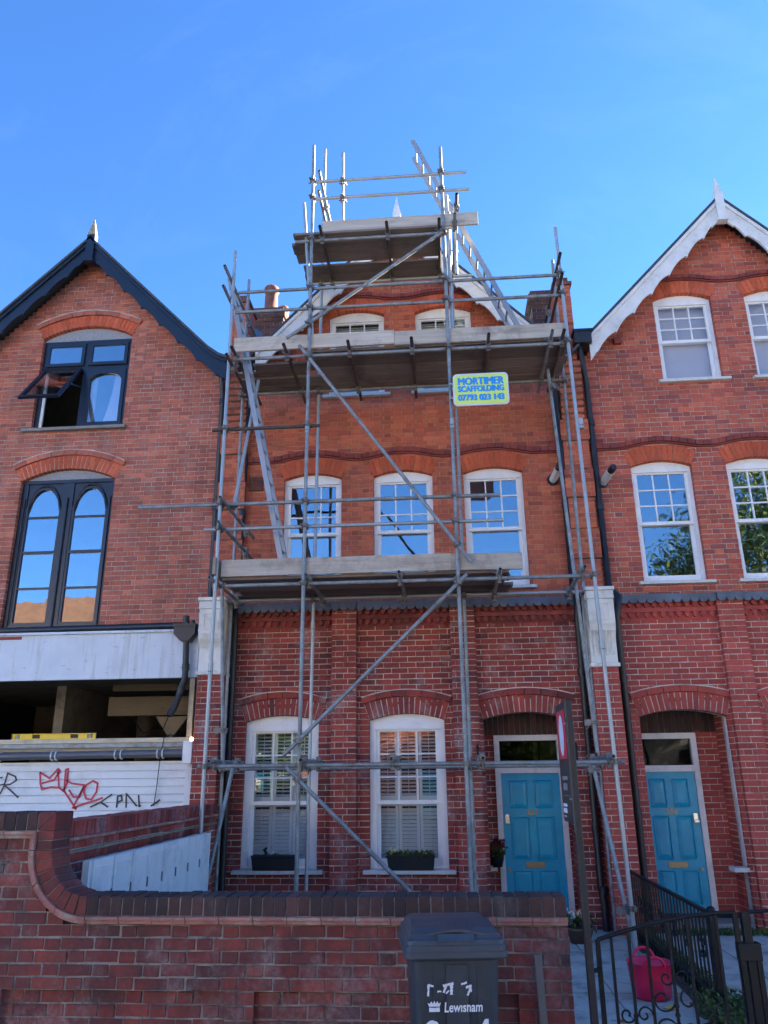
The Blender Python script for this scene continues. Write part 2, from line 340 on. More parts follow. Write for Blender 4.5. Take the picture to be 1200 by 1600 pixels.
# ------------------------------------------------------------------ brickwork
def brick_box(mb, ax, u0, u1, pos, dp, z0, z1):
    if ax == 'x': mb.box(u0, u1, pos, pos + dp, z0, z1)
    elif ax == 'y': mb.box(pos - dp, pos, u0, u1, z0, z1)
    else: mb.box(pos, pos + dp, u0, u1, z0, z1)
def worn(me, off=.0035, jit=.0016):
    bm = bmesh.new(); bm.from_mesh(me)
    bmesh.ops.bevel(bm, geom=list(bm.edges), offset=off, segments=1, affect='EDGES')
    for v in bm.verts: v.co += Vector((random.uniform(-jit, jit), random.uniform(-jit, jit), random.uniform(-jit, jit)))
    bm.to_mesh(me); bm.free(); return me
BMESH = {}
class Bricks:
    """collects the bricks of one thing; the 300 that show largest become objects, the rest one part"""
    def __init__(s, hidden=None, rough=1.0): s.it = []; s.hidden = hidden; s.rg = rough
    def add(s, wall, mat, axis, pos, u0, u1, z0, z1, full, depth=.1025, jit=.0022):
        pos += random.uniform(-jit, jit)
        s.it.append((wall, mat, axis, pos, u0, u1, z0, z1, full, depth))
    def finish(s, main, limit=300):
        cand = []
        for i, (wl, mt, ax, pos, u0, u1, z0, z1, full, dp) in enumerate(s.it):
            if not full: continue
            c = ((u0 + u1) / 2, pos, (z0 + z1) / 2) if ax == 'x' else (pos, (u0 + u1) / 2, (z0 + z1) / 2)
            px, py, d = proj(*c)
            if d < .3 or not (4 < px < 1196 and 4 < py < 1596): continue
            if s.hidden and s.hidden(px, py): continue
            k = 1.0 if ax == 'x' else abs(pos) / max(d, .1)
            cand.append((-(u1 - u0) * (z1 - z0) * k / d ** 2, i))
        cand.sort(); pick = {i for _, i in cand[:limit]}
        mats = []; mb = MB()
        for i, (wl, mt, ax, pos, u0, u1, z0, z1, full, dp) in enumerate(s.it):
            if i in pick:
                key = (round(u1 - u0, 4), round(z1 - z0, 4), dp, ax, mt.name, random.randrange(5))
                if key not in BMESH:
                    a = (u1 - u0) / 2; h = (z1 - z0) / 2
                    BMESH[key] = MB(); brick_box(BMESH[key], ax, -a, a, 0, dp, -h, h); BMESH[key] = worn(BMESH[key].mesh('brick', mt))
                loc = ((u0 + u1) / 2, pos, (z0 + z1) / 2) if ax == 'x' else (pos, (u0 + u1) / 2, (z0 + z1) / 2)
                q = s.rg; loc = (loc[0] + random.uniform(-.001, .001) * q, loc[1] + random.uniform(-.001, .001) * q, loc[2] + random.uniform(-.001, .001) * q)
                inst('brick', BMESH[key], loc, wl, (0, random.uniform(-.006, .006) * q, random.uniform(-.004, .004) * q) if ax == 'x' else (random.uniform(-.006, .006) * q, 0, 0))
            else:
                if mt not in mats: mats.append(mt)
                mb.cm = mats.index(mt)
                e = [random.uniform(-.0022, .0022) for _ in range(4)]
                brick_box(mb, ax, u0 + e[0], u1 + e[1], pos, dp, z0 + e[2], z1 + e[3])
        if mb.v: tag(mb.build('brickwork', mats, main), kind='stuff')
S_, H_ = .225, .1125
def joints(a, b, i, bond, off=0.0):
    """natural vertical joints strictly inside (a,b) for course i"""
    out = []
    if bond == 'stretcher':
        per = [S_]; o = off + (H_ if i % 2 else 0)
    elif bond == 'header': per = [H_]; o = off + (H_ / 2 if i % 2 else 0)
    else: per = [S_, H_]; o = off + (.16875 if i % 2 else 0)
    T = sum(per); p = math.floor((a - o) / T) * T + o; k = 0
    while p < b:
        if a + .045 < p < b - .045: out.append(p)
        p += per[k % len(per)]; k += 1
    return out
def lay(bk, wall, mat, mort, axis, pos, z0, z1, outline, cuts=(), bond='flemish', course=.075, thick=.25, g=.010, depth=.1025, off=0.0, matf=None):
    """lays courses; mort = MB for the mortar body. facing -y for axis x, +x for axis y"""
    n = max(1, round((z1 - z0) / course)); c = (z1 - z0) / n
    for i in range(n):
        za = z0 + i * c; zb = za + c; zm = (za + zb) / 2
        ol = outline(zm)
        if ol is None or ol[1] - ol[0] < .03: continue
        iv = [ol]
        for cut in cuts:
            r = cut(zm)
            if r is None: continue
            nv = []
            for a, b in iv:
                if r[1] <= a or r[0] >= b: nv.append((a, b)); continue
                if r[0] - a > .03: nv.append((a, r[0]))
                if b - r[1] > .03: nv.append((r[1], b))
            iv = nv
        for a, b in iv:
            if axis == 'x': mort.box(a + .004, b - .004, pos + .007, pos + thick, za, zb)
            elif axis == 'y': mort.box(pos - thick, pos - .007, a + .004, b - .004, za, zb)
            else: mort.box(pos + .007, pos + thick, a + .004, b - .004, za, zb)
            js = [a] + joints(a, b, i + int(round(z0 * 13.3)), bond, off) + [b]
            for k in range(len(js) - 1):
                u0 = js[k] + (g / 2 if k else 0); u1 = js[k + 1] - (g / 2 if k < len(js) - 2 else 0)
                L = u1 - u0
                full = abs(L - (S_ - g)) < .002 or abs(L - (H_ - g)) < .002
                bk.add(wall, (matf(zm) if matf else mat), axis, pos, u0, u1, za + g / 2, zb - g / 2, full, depth)
def rect(x0, x1, z0, z1): return lambda z: (x0, x1) if z0 < z < z1 else None
def arc_geo(x0, x1, zs, rise):
    h = (x1 - x0) / 2; r = (h * h + rise * rise) / (2 * rise)
    return (x0 + x1) / 2, zs + rise - r, r, math.asin(h / r)      # cx, centre z, radius, half angle
def arched(x0, x1, zb, zs, rise, t):
    cx, zc, r, a = arc_geo(x0, x1, zs, rise); rm = r + t * .5; lim = (x1 - x0) / 2 + t * .5 * math.sin(a)
    def f(z):
        if zb < z <= zs: return (x0, x1)
        if z > zs:
            q = rm * rm - (z - zc) ** 2
            if q > 0: h = min(math.sqrt(q), (x1 - x0) / 2 + (z - zs) * math.tan(a) + .002); return (cx - h, cx + h)
        return None
    return f
def arcpts(x0, x1, zs, rise, n=14, dr=0.0):
    cx, zc, r, a = arc_geo(x0, x1, zs, rise)
    return [(cx + (r + dr) * math.sin(-a + 2 * a * i / n), zc + (r + dr) * math.cos(-a + 2 * a * i / n)) for i in range(n + 1)]
def arch(house, x0, x1, zs, rise, t, Y, mat, mort, thick=.25, label=None, lab_mat=None, w=.075, e=.0035):
    """ring of voussoirs over an opening, with an optional hood course above"""
    cx, zc, r, a = arc_geo(x0, x1, zs, rise)
    m = MB(); m.strip(arcpts(x0, x1, zs, rise, 16, .003), arcpts(x0, x1, zs, rise, 16, t - .004), Y - (.001 if e > .004 else -.002), Y + thick)
    o = m.build('arch', mort, house)
    n = max(5, round(2 * a * (r + t / 2) / w)); da = 2 * a / n
    for i in range(n):
        a0 = -a + i * da; a1 = a0 + da
        pol = []
        for rr, ang, s in ((r, a0, 1), (r, a1, -1), (r + t, a1, -1), (r + t, a0, 1)):
            pol.append((cx + rr * math.sin(ang) + s * e * math.cos(ang), zc + rr * math.cos(ang) - s * e * math.sin(ang)))
        y0 = Y - .006 + random.uniform(-.0015, .0015)
        MB().prism(pol, y0, y0 + .115).build('voussoir', mat, o)
    if label:
        n = max(4, round(2 * a * (r + t) / .2)); da = 2 * a / n; h = MB()
        for i in range(n):
            a0 = -a * 1.02 + i * da * 1.02 + .0035 / r; a1 = a0 + da * 1.02 - .007 / r
            lo = [(cx + (r + t + .008) * math.sin(a0 + (a1 - a0) * k / 3), zc + (r + t + .008) * math.cos(a0 + (a1 - a0) * k / 3)) for k in range(4)]
            hi = [(cx + (r + t + label) * math.sin(a0 + (a1 - a0) * k / 3), zc + (r + t + label) * math.cos(a0 + (a1 - a0) * k / 3)) for k in range(4)]
            h.strip(lo, hi, Y - .035, Y + .05)
        h.build('hood_course', lab_mat or mat, o)
        MB().strip(arcpts(x0, x1, zs, rise, 16, t + label + .001), arcpts(x0, x1, zs, rise, 16, t + label + .014), Y - .045, Y + .03).build('drip_mould', MO_LOW, o)
    return o

# ------------------------------------------------------------------ ground
MB().box(-400, 400, -400, 400, -.6, -.16).build('ground', EARTH)['kind'] = 'structure'
road = MB().box(-200, 200, -11, -2.2, -.5, -.155).build('road', ASPHALT); road['kind'] = 'structure'
pave = MB().box(-200, 200, -2.05, 5.48, -.5, -.104).build('pavement', SLABM); pave['kind'] = 'structure'
kerb = MB().box(-200, 200, -2.199, -2.051, -.5, -.10).build('kerb', SILLG); kerb['kind'] = 'structure'
soil = MB().box(-3.0, .72, 5.74, 10.28, -.5, -.13).build('garden_ground', EARTH); soil['kind'] = 'structure'
def paving(x0, x1, y0, y1, sx, sy):
    base = MB().box(x0, x1, y0, y1, -.5, -.125).build('path', EARTH); base['kind'] = 'structure'
    ny = round((y1 - y0) / sy); cache = {}
    nx = round((x1 - x0) / sx); ax = (x1 - x0) / nx; ay = (y1 - y0) / ny
    me = MB().box(-ax / 2 + .006, ax / 2 - .006, -ay / 2 + .006, ay / 2 - .006, -.03, .025).mesh('paving_slab', SLABM)
    for j in range(ny):
        for i in range(nx):
            inst('paving_slab', me, (x0 + (i + .5) * ax, y0 + (j + .5) * ay, -.125 + random.uniform(-.004, .004)), base,
                 (random.uniform(-.006, .006), random.uniform(-.006, .006), random.uniform(-.006, .006)))
paving(.73, 1.98, 5.5, 10.78, .62, .6)
paving(2.26, 5.9, 5.5, 10.60, .6, .6)
MB().box(1.981, 2.259, 5.5, 10.6, -.5, -.11).build('planting_strip', EARTH)['kind'] = 'structure'

# ------------------------------------------------------------------ windows and doors
def pane_box(win, x0, x1, y, z0, z1, mat=None):
    e = [y + random.uniform(-.0016, .0016) for _ in range(3)]; e.append(e[0] + e[2] - e[1])
    vs = [(x0, e[0], z0), (x1, e[1], z0), (x1, e[2], z1), (x0, e[3], z1)]
    MB().add(vs + [(p[0], p[1] + .004, p[2]) for p in vs], [(0, 1, 2, 3), (7, 6, 5, 4), (0, 4, 5, 1), (1, 5, 6, 2), (2, 6, 7, 3), (3, 7, 4, 0)]).build('pane', mat or GLASS, win)
def grid_sash(win, name, x0, x1, y, z0, z1, nx, nz, st=.045, tr=.045, brl=.05, gb=.02, gm=None, fm=None):
    m = MB(); d = .04
    m.box(x0, x0 + st, y, y + d, z0, z1); m.box(x1 - st, x1, y, y + d, z0, z1)
    m.box(x0 + st, x1 - st, y, y + d, z0, z0 + brl); m.box(x0 + st, x1 - st, y, y + d, z1 - tr, z1)
    a0, a1, b0, b1 = x0 + st, x1 - st, z0 + brl, z1 - tr
    for i in range(1, nx):
        x = a0 + (a1 - a0) * i / nx; m.box(x - gb / 2, x + gb / 2, y + .004, y + d - .004, b0, b1)
    for j in range(1, nz):
        z = b0 + (b1 - b0) * j / nz; m.box(a0, a1, y + .006, y + d - .006, z - gb / 2, z + gb / 2)
    o = m.build(name, fm or WHITE, win)
    for i in range(nx):
        for j in range(nz):
            pane_box(win, a0 + (a1 - a0) * i / nx + (gb / 2 if i else 0), a0 + (a1 - a0) * (i + 1) / nx - (gb / 2 if i < nx - 1 else 0), y + .018 + random.uniform(-.001, .001),
                     b0 + (b1 - b0) * j / nz + (gb / 2 if j else 0), b0 + (b1 - b0) * (j + 1) / nz - (gb / 2 if j < nz - 1 else 0), gm)
    return o
def sash(house, x0, x1, zb, zs, rise, Y, grid=(3, 3), split=.48, back=None, fw=.05, head=.06, setb=.085, sill=True, gm=None, label=None):
    yf = Y + setb; m = MB()
    a0, a1 = x0 + .002, x1 - .002
    m.box(a0, a0 + fw, yf, yf + .13, zb, zs - head); m.box(a1 - fw, a1, yf, yf + .13, zb, zs - head)
    m.box(a0 + fw, a1 - fw, yf + .01, yf + .13, zb, zb + .035)
    arc = arcpts(a0, a1, zs, rise, 14, -.003)
    m.prism([(a0, zs - head), (a1, zs - head)] + arc[::-1], yf, yf + .13)
    m.box(a0 + fw * .6, a1 - fw * .6, yf - .012, yf + .02, zs - head - .02, zs - head + .012)
    w = m.build('window', WHITE, house)
    if label: w['label'] = label
    i0, i1 = a0 + fw, a1 - fw; zt = zs - head; zm = zb + (zt - zb) * (1 - split)
    grid_sash(w, 'upper_sash', i0, i1, yf + .02, zm - .02, zt, *grid, gm=gm)
    grid_sash(w, 'lower_sash', i0, i1, yf + .068, zb + .035, zm + .018, 1, 1, st=.05, tr=.035, brl=.075, gm=gm)
    if sill:
        MB().prism_x([(Y - .075, zb - .058), (Y + .2, zb - .058), (Y + .2, zb), (yf + .03, zb - .001), (Y - .075, zb - .014)], x0 - .085, x1 + .085).build('sill', SILLM, w, .006)
    if back == 'blind':
        MB().box(i0, i1, yf + .16, yf + .165, zb + .02, zt + .02).build('blind', BLIND, w)
    elif back == 'venetian':
        v = MB(); z = zb + .05
        while z < zt: v.bar((i0, yf + .17, z), (i1, yf + .17, z), .004, .034, (0, .25, 1)); z += .04
        v.build('venetian_blind', BLINDW, w)
    elif back == 'shutters':
        for lo, hi, tilt in ((zb + .03, zm, 1.05), (zm + .004, zt, .42)):
            for k in range(3):
                p0 = i0 + (i1 - i0) * k / 3 + .003; p1 = i0 + (i1 - i0) * (k + 1) / 3 - .003
                s = MB(); ys = yf + .15
                s.box(p0, p0 + .04, ys, ys + .028, lo, hi); s.box(p1 - .04, p1, ys, ys + .028, lo, hi)
                s.box(p0 + .04, p1 - .04, ys + .002, ys + .026, lo, lo + .08); s.box(p0 + .04, p1 - .04, ys + .002, ys + .026, hi - .05, hi)
                z = lo + .10
                while z < hi - .055:
                    s.bar((p0 + .04, ys + .014, z), (p1 - .04, ys + .014, z), .006, .052, (0, 1, tilt)); z += .047
                s.bar(((p0 + p1) / 2, ys - .016, lo + .1), ((p0 + p1) / 2, ys - .016, hi - .06), .008, .008, (0, 1, 0))
                s.build('shutter', BLINDW, w)
    return w
def text_mesh(name, txt, size, mat, parent, loc, rot, ext=.002, bold=0.0, sx=1.0, align='CENTER', shear=0.0, smear=None):
    cu = bpy.data.curves.new(name, 'FONT'); cu.body = txt; cu.size = size; cu.extrude = ext; cu.offset = bold; cu.align_x = align; cu.align_y = 'CENTER'; cu.shear = shear
    cu.resolution_u = 3
    o = bpy.data.objects.new(name, cu); COL.objects.link(o)
    me = bpy.data.meshes.new_from_object(o.evaluated_get(bpy.context.evaluated_depsgraph_get()))
    bpy.data.objects.remove(o)
    if smear:
        b2 = bmesh.new()
        for k, (dx, dz) in enumerate(smear):
            m2 = me.copy(); m2.transform(Matrix.Translation((dx, dz, -.00012 * k))); b2.from_mesh(m2); bpy.data.meshes.remove(m2)
        b2.to_mesh(me); b2.free()
    me.materials.clear(); me.materials.append(mat)
    q = bpy.data.objects.new(name, me); COL.objects.link(q); q.location = loc; q.rotation_euler = rot; q.scale = (sx, 1, 1)
    if parent: attach(q, parent)
    return q
def front_door(house, x0, x1, Y, zb, zt, zf, number, lock_left, num_z=None):
    """panelled door leaf x0..x1, frame to zf with a top light"""
    m = MB(); fo = .075
    m.box(x0 - fo, x0 - .002, Y - .03, Y + .09, zb, zf); m.box(x1 + .002, x1 + fo, Y - .03, Y + .09, zb, zf)
    m.box(x0 - .002, x1 + .002, Y - .03, Y + .09, zf - .075, zf); m.box(x0 - .002, x1 + .002, Y - .035, Y + .09, zt + .003, zt + .085)
    m.box(x0 - .002, x1 + .002, Y - .045, Y - .03, zt + .055, zt + .085)
    fr = m.build('door_frame', WHITE_AGED, house)
    pane_box(fr, x0, x1, Y + .03, zt + .085, zf - .075, GLASSD)
    W = x1 - x0; d = MB(); d.box(x0, x1, Y + .012, Y + .045, zb + .02, zt)
    st = .105; md = .10; rows = [(zb + .20, zb + .60), (zb + .74, zt - .56), (zt - .44, zt - .09)]
    xs = [(x0 + st, (x0 + x1) / 2 - md / 2), ((x0 + x1) / 2 + md / 2, x1 - st)]
    zc = zb + .02
    for r0, r1 in rows: d.box(x0, x1, Y, Y + .012, zc, r0); zc = r1
    d.box(x0, x1, Y, Y + .012, zc, zt)
    for r0, r1 in rows:
        for a, b in ((x0, xs[0][0]), (xs[0][1], xs[1][0]), (xs[1][1], x1)): d.box(a, b, Y, Y + .012, r0, r1)
        for a, b in xs:
            q = .05
            vs = [(a, Y + .0115, r0), (b, Y + .0115, r0), (b, Y + .0115, r1), (a, Y + .0115, r1), (a + q, Y + .001, r0 + q), (b - q, Y + .001, r0 + q), (b - q, Y + .001, r1 - q), (a + q, Y + .001, r1 - q)]
            d.add(vs, [(4, 5, 6, 7), (0, 1, 5, 4), (1, 2, 6, 5), (2, 3, 7, 6), (3, 0, 4, 7)])
            for e0, e1 in (((a, r0), (b, r0)), ((a, r1), (b, r1)), ((a, r0), (a, r1)), ((b, r0), (b, r1))):
                d.tube((e0[0], Y, e0[1]), (e1[0], Y, e1[1]), .009, 6)
    dr = d.build('door', TEAL, house)
    xm = (x0 + x1) / 2; zl = zb + .67
    lb = MB().box(xm - .125, xm + .125, Y - .012, Y - .001, zl - .038, zl + .038); lb.box(xm - .10, xm + .10, Y - .02, Y - .012, zl - .02, zl + .022)
    lb.build('letterbox', BRASS, dr, .004)
    xl = x0 + .055 if lock_left else x1 - .055
    k = MB(); k.box(xl - .028, xl + .028, Y - .016, Y - .001, zb + 1.18, zb + 1.30); k.tube((xl, Y - .014, zb + 1.20), (xl, Y - .05, zb + 1.20), .016, 10); k.box(xl - .03, xl + .03, Y - .06, Y - .045, zb + 1.185, zb + 1.215)
    k.build('lock', CHROME, dr, .003)
    MB().tube((xl, Y, zb + .62), (xl, Y - .02, zb + .62), .022, 12).build('keyhole', BRASS, dr)
    if number: text_mesh('door_number', number, .105, BRASS, dr, (xm, Y - .006, num_z or zt - .50), (PI / 2, 0, 0), .004, .002)
    return dr

# ------------------------------------------------------------------ gable dressings
def bargeboards(house, cx, mat, apex, half, slope, Y0, depth=.40, cusp=.31, amp=.07, flare=False, name='bargeboard'):
    for s in (-1, 1):
        top = []; low = []; n = 240
        for i in range(n + 1):
            x = half * i / n; zt = apex - slope * x
            if flare and x > half - .42:
                q = (x - (half - .42)) / .42; zt += .16 * q * q
            t = (x / cusp) % 1.0
            d = depth - amp * math.sin(PI * t) ** .75 + (.018 if t < .09 else 0)
            if x < .18: d = depth - .02 - .16 * (.18 - x) / .18 * 0 - amp * .2
            if x > half - .12:
                q = (x - (half - .12)) / .12; d = depth * (1.04 - .10 * (1 - q))
            top.append((cx + s * x, zt)); low.append((cx + s * x, zt - d))
        if s < 0: top.reverse(); low.reverse()
        b = MB().strip(low, top, Y0, Y0 + .035).build(name, mat, house)
        mo = [(x, z - .075) for x, z in top]
        MB().strip(mo, [(x, z - .003) for x, z in top], Y0 - .03, Y0 - .001).build('bargeboard_trim', mat, b)
def finial(house, cx, mat, z0, z1, ztip, Y, w=.11, tip=None):
    m = MB(); h = w / 2
    m.box(cx - h, cx + h, Y - .04, Y + .07, z0, z1)
    m.prism([(cx - h * 1.3, z0 - .02), (cx + h * 1.3, z0 - .02), (cx + h * 1.3, z0), (cx - h * 1.3, z0)], Y - .05, Y + .08)
    vs = [(cx - h, Y - .04, z1), (cx + h, Y - .04, z1), (cx + h, Y + .07, z1), (cx - h, Y + .07, z1), (cx, Y + .015, ztip)]
    f = m.build('finial', mat, house)
    MB().add(vs, [(0, 1, 4), (1, 2, 4), (2, 3, 4), (3, 0, 4), (3, 2, 1, 0)]).build('finial_spike', tip or mat, f)
def roof(house, cx, apex, half, slope, Y0, Y1, flare=False):
    r = None
    for s in (-1, 1):
        pts = []
        n = 14
        for i in range(n + 1):
            x = half * i / n; z = apex - slope * x
            if flare and x > half - .42: q = (x - (half - .42)) / .42; z += .16 * q * q
            pts.append((cx + s * x, z))
        if s < 0: pts.reverse()
        o = MB().strip([(x, z + .002) for x, z in pts], [(x, z + .052) for x, z in pts], Y0, Y1).build('roof_slope', SLATE, house)
    MB().tube((cx, Y0 + .02, apex + .02), (cx, Y1, apex + .02), .05, 10).build('ridge_tile', SLATE, house)
def downpipe(house, pts, r=.042, coll=(), mat=None, brk=()):
    o = MB().path(pts, r, 12).build('downpipe', mat or PIPEM, house)
    for c in coll: MB().tube((c[0], c[1], c[2] - .045), (c[0], c[1], c[2] + .045), r * 1.22, 12).build('pipe_collar', mat or PIPEM, o)
    return o
def wave_band(x0, x1, zlow, bumps, h, Y, proj_, seg=.1125, amp=.09):
    m = MB(); m2 = MB()
    def zf(x):
        z = zlow
        for c, hw in bumps:
            t = (x - c) / (hw * 1.18)
            if abs(t) < 1: z = max(z, zlow + amp * math.cos(t * PI / 2) ** 1.3)
        return z
    n = max(1, round((x1 - x0) / seg)); s = (x1 - x0) / n
    for i in range(n):
        xs = [x0 + i * s + .0035 + (s - .007) * k / 2 for k in range(3)]
        m.strip([(x, zf(x) + .026) for x in xs], [(x, zf(x) + h) for x in xs], Y - proj_ + random.uniform(-.002, .002), Y + .05)
    xs = [x0 + (x1 - x0) * k / 90 for k in range(91)]
    m2.strip([(x, zf(x)) for x in xs], [(x, zf(x) + .022) for x in xs], Y - proj_ * .55, Y + .04)
    return m, m2
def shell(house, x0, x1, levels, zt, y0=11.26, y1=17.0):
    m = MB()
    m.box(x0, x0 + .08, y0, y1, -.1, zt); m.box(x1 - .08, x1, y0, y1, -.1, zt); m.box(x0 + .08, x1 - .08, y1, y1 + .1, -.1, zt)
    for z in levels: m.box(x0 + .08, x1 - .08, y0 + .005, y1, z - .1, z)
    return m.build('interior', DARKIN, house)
def gable_outline(cx, hw, apex, slope):
    def f(z):
        h = min(hw, (apex - z) / slope)
        return (cx - h, cx + h) if h > .05 else None
    return f
ZG = -.13
# ------------------------------------------------------------------ twin-gabled style terrace house (scaffolded one and its right neighbour)
def terrace_house(cx, mir, label, upper, lower, gauge, mo_u, mo_l, number, second_back, hidden):
    h = thing('brick_house', label, 'house', (cx, 11.0, -.1))
    bk = Bricks(hidden)
    G = lambda a, b: tuple(sorted((cx + mir * a, cx + mir * b)))
    pl, pr = cx - 2.62, cx + 2.62
    w1 = [(cx + a, cx + b) for a, b in ((-1.83, -.94), (-.45, .45), (.92, 1.81))]
    w2 = [(cx + a, cx + b) for a, b in ((-1.17, -.26), (.25, 1.16))]
    # upper wall
    mo = MB(); wall = MB().box(cx - .01, cx + .01, 11.12, 11.14, 8.2, 8.22).build('wall', mo_u, h)
    cuts = [arched(a, b, 4.28, 6.05, .085, .235) for a, b in w1] + [arched(a, b, 7.45, 8.915, .10, .22) for a, b in w2]
    lay(bk, wall, upper, mo, 'x', 11.0, 4.06, 10.51, gable_outline(cx, 2.52, 10.42, 1.06), cuts, 'flemish', .075, off=cx)
    me = mo.mesh('wall', mo_u); wall.data = me
    for a, b in w1:
        arch(h, a, b, 6.05, .085, .235, 11.0, gauge, mo_u)
        sash(h, a, b, 4.29, 6.05, .085, 11.0)
    for a, b in w2:
        arch(h, a, b, 8.915, .10, .22, 11.0, gauge, mo_u)
        sash(h, a, b, 7.46, 8.915, .10, 11.0, back=second_back, gm=GLASSS)
    m, m2 = wave_band(cx - 2.44, cx + 2.44, 6.315, [((a + b) / 2, .52) for a, b in w1], .10, 11.0, .055)
    sc = m.build('string_course', BR_DARK, h); m2.build('string_moulding', BR_DARK, sc)
    m, m2 = wave_band(cx - 1.22, cx + 1.22, 9.17, [((a + b) / 2, .5) for a, b in w2], .09, 11.0, .05, amp=.075)
    sc = m.build('string_course', BR_DARK, h); m2.build('string_moulding', BR_DARK, sc)
    # ground-floor front
    gl0, gl1 = pl + .12, pr - .12
    lw = [G(-2.21, -1.195), G(-.505, .51)]; dr = G(1.03, 2.16)
    mo = MB(); gw = MB().box(cx, cx + .01, 10.95, 10.96, 3.0, 3.01).build('ground_floor_wall', mo_l, h)
    cuts = [arched(a, b, .57, 2.42, .085, .225) for a, b in lw] + [arched(dr[0], dr[1], -1, 2.415, .085, .225)]
    lay(bk, gw, lower, mo, 'x', 10.8, ZG, 3.72, lambda z: (gl0, gl1), cuts, 'stretcher', .0755, off=cx + .03, thick=.24)
    for a, b in (G(-1.02, -.675), G(.63, .975)):
        lay(bk, gw, lower, mo, 'x', 10.715, ZG, 3.955, lambda z, a=a, b=b: (a, b), (), 'flemish', .0755, off=a, thick=.086, depth=.08)
    # porch
    pd = 11.35
    lay(bk, gw, lower, mo, 'n', dr[1] - .001, ZG, 2.50, lambda z: (11.041, pd), (), 'flemish', .0755, thick=.2)
    lay(bk, gw, lower, mo, 'y', dr[0] + .001, ZG, 2.50, lambda z: (11.041, pd), (), 'flemish', .0755, thick=.2)
    if mir > 0: fx0, fx1 = dr[0] + .225, dr[0] + 1.01
    else: fx0, fx1 = dr[1] - 1.075, dr[1] - .365
    lay(bk, gw, lower, mo, 'x', pd, ZG, 2.55, lambda z: (dr[0] - .05, dr[1] + .05), [rect(fx0 - .074, fx1 + .074, -1, 2.225), rect(dr[0] - .1, dr[1] + .1, 2.225, 3)], 'stretcher', .0755, thick=.2)
    MB().box(dr[0] - .05, dr[1] + .05, pd + .008, pd + .2, 2.226, 2.555).build('porch_head', MO_WALL, h)
    ns = round((dr[1] - dr[0]) / .076); ds = (dr[1] - dr[0]) / ns; sb_ = MB().box(-ds / 2 + .004, ds / 2 - .004, 0, .08, -.155, .155).mesh('soldier_brick', BR_COPE_PORCH_SHADE)  # dark brick colour carries the shade and dirt of the deep recess
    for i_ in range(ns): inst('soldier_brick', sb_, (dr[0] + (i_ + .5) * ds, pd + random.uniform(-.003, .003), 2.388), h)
    me = mo.mesh('ground_floor_wall', mo_l); gw.data = me
    MB().box(dr[0] - .1, dr[1] + .1, 11.045, pd + .2, 2.56, 2.62).build('porch_ceiling', PLAST, h)
    MB().box(dr[0] + .02, dr[1] - .02, 10.83, pd - .03, -.128, -.04).build('threshold', SILLG, h, .01)
    front_door(h, fx0, fx1, pd - .02, -.10, 1.72, 2.225, number, mir > 0)
    for a, b in lw:
        arch(h, a, b, 2.42, .085, .225, 10.8, lower, mo_l, .24, .085, lower, e=.0065)
        sash(h, a, b, .58, 2.42, .085, 10.8, grid=(3, 3), split=.545, back='shutters', fw=.085, head=.10, setb=.07, gm=GLASSS)
    arch(h, dr[0], dr[1], 2.415, .085, .225, 10.8, lower, mo_l, .24, .085, lower, e=.0065)
    # corbel table with two rows of dentils and the scalloped lead over it
    c = MB()
    edges = [gl0] + [v for ab in sorted((G(-1.02, -.675), G(.63, .975))) for v in ab] + [gl1]
    for k in (0, 2, 4):
        a, b = edges[k] + .004, edges[k + 1] - .004
        c.box(a, b, 10.752, 10.95, 3.798, 3.858); c.box(a, b, 10.735, 10.95, 3.925, 3.952); c.box(a, b, 10.79, 10.95, 3.70, 3.925)
        n = max(1, round((b - a) / .108)); s = (b - a) / n
        for i in range(n):
            for z0, yy in ((3.722, 10.757), (3.862, 10.74)):
                x0 = a + i * s + .012; x1 = x0 + s * .58
                c.prism([(x0, z0 + .074), (x0, z0 + .03), ((x0 + x1) / 2 - .012, z0), ((x0 + x1) / 2 + .012, z0), (x1, z0 + .03), (x1, z0 + .074)], yy, 10.81)
    c.build('corbel_table', BR_DARK if mir > 0 else lower, h)
    l = MB(); lb = MB()
    for k in range(5):
        a, b = edges[k], edges[k + 1]; yy = 10.69 if k in (0, 2, 4) else 10.655
        l.prism_x([(yy, 3.955), (11.02, 3.956), (11.02, 4.10), (yy + .16, 4.055), (yy, 4.035)], a - .002 * (k % 2), b + .002 * (k % 2))
        n = max(1, round((b - a) / .115)); s = (b - a) / n
        for i in range(n):
            x = a + (i + .5) * s; q = s * .48
            l.prism([(x + q * math.cos(t), 3.962 + .052 * math.sin(t)) for t in [PI + PI * j / 8 for j in range(9)]], yy - .006, yy + .006)
    l.build('lead_flashing', LEAD, h)
    # interior, roof, gable dressings
    shell(h, pl + .1, pr - .1, (.0, 4.0, 7.0), 7.9)
    roof(h, cx, 10.555, 2.58, 1.055, 10.66, 18.0)
    MB().prism([(cx - 2.4, 7.95), (cx + 2.4, 7.95), (cx, 10.5)], 17.9, 18.0).build('back_gable', mo_u, h)
    bargeboards(h, cx, WHITE_AGED, 10.55, 2.30, 1.055, 10.70)
    finial(h, cx, WHITE_AGED, 10.12, 10.62, 11.0, 10.68, .13)
    for s in (-1, 1): MB().box(cx + s * 1.75, cx + s * 1.86, 10.93, 11.0, 8.12, 8.22).build('vent_brick', BR_DARK, h)
    return h, bk, wall
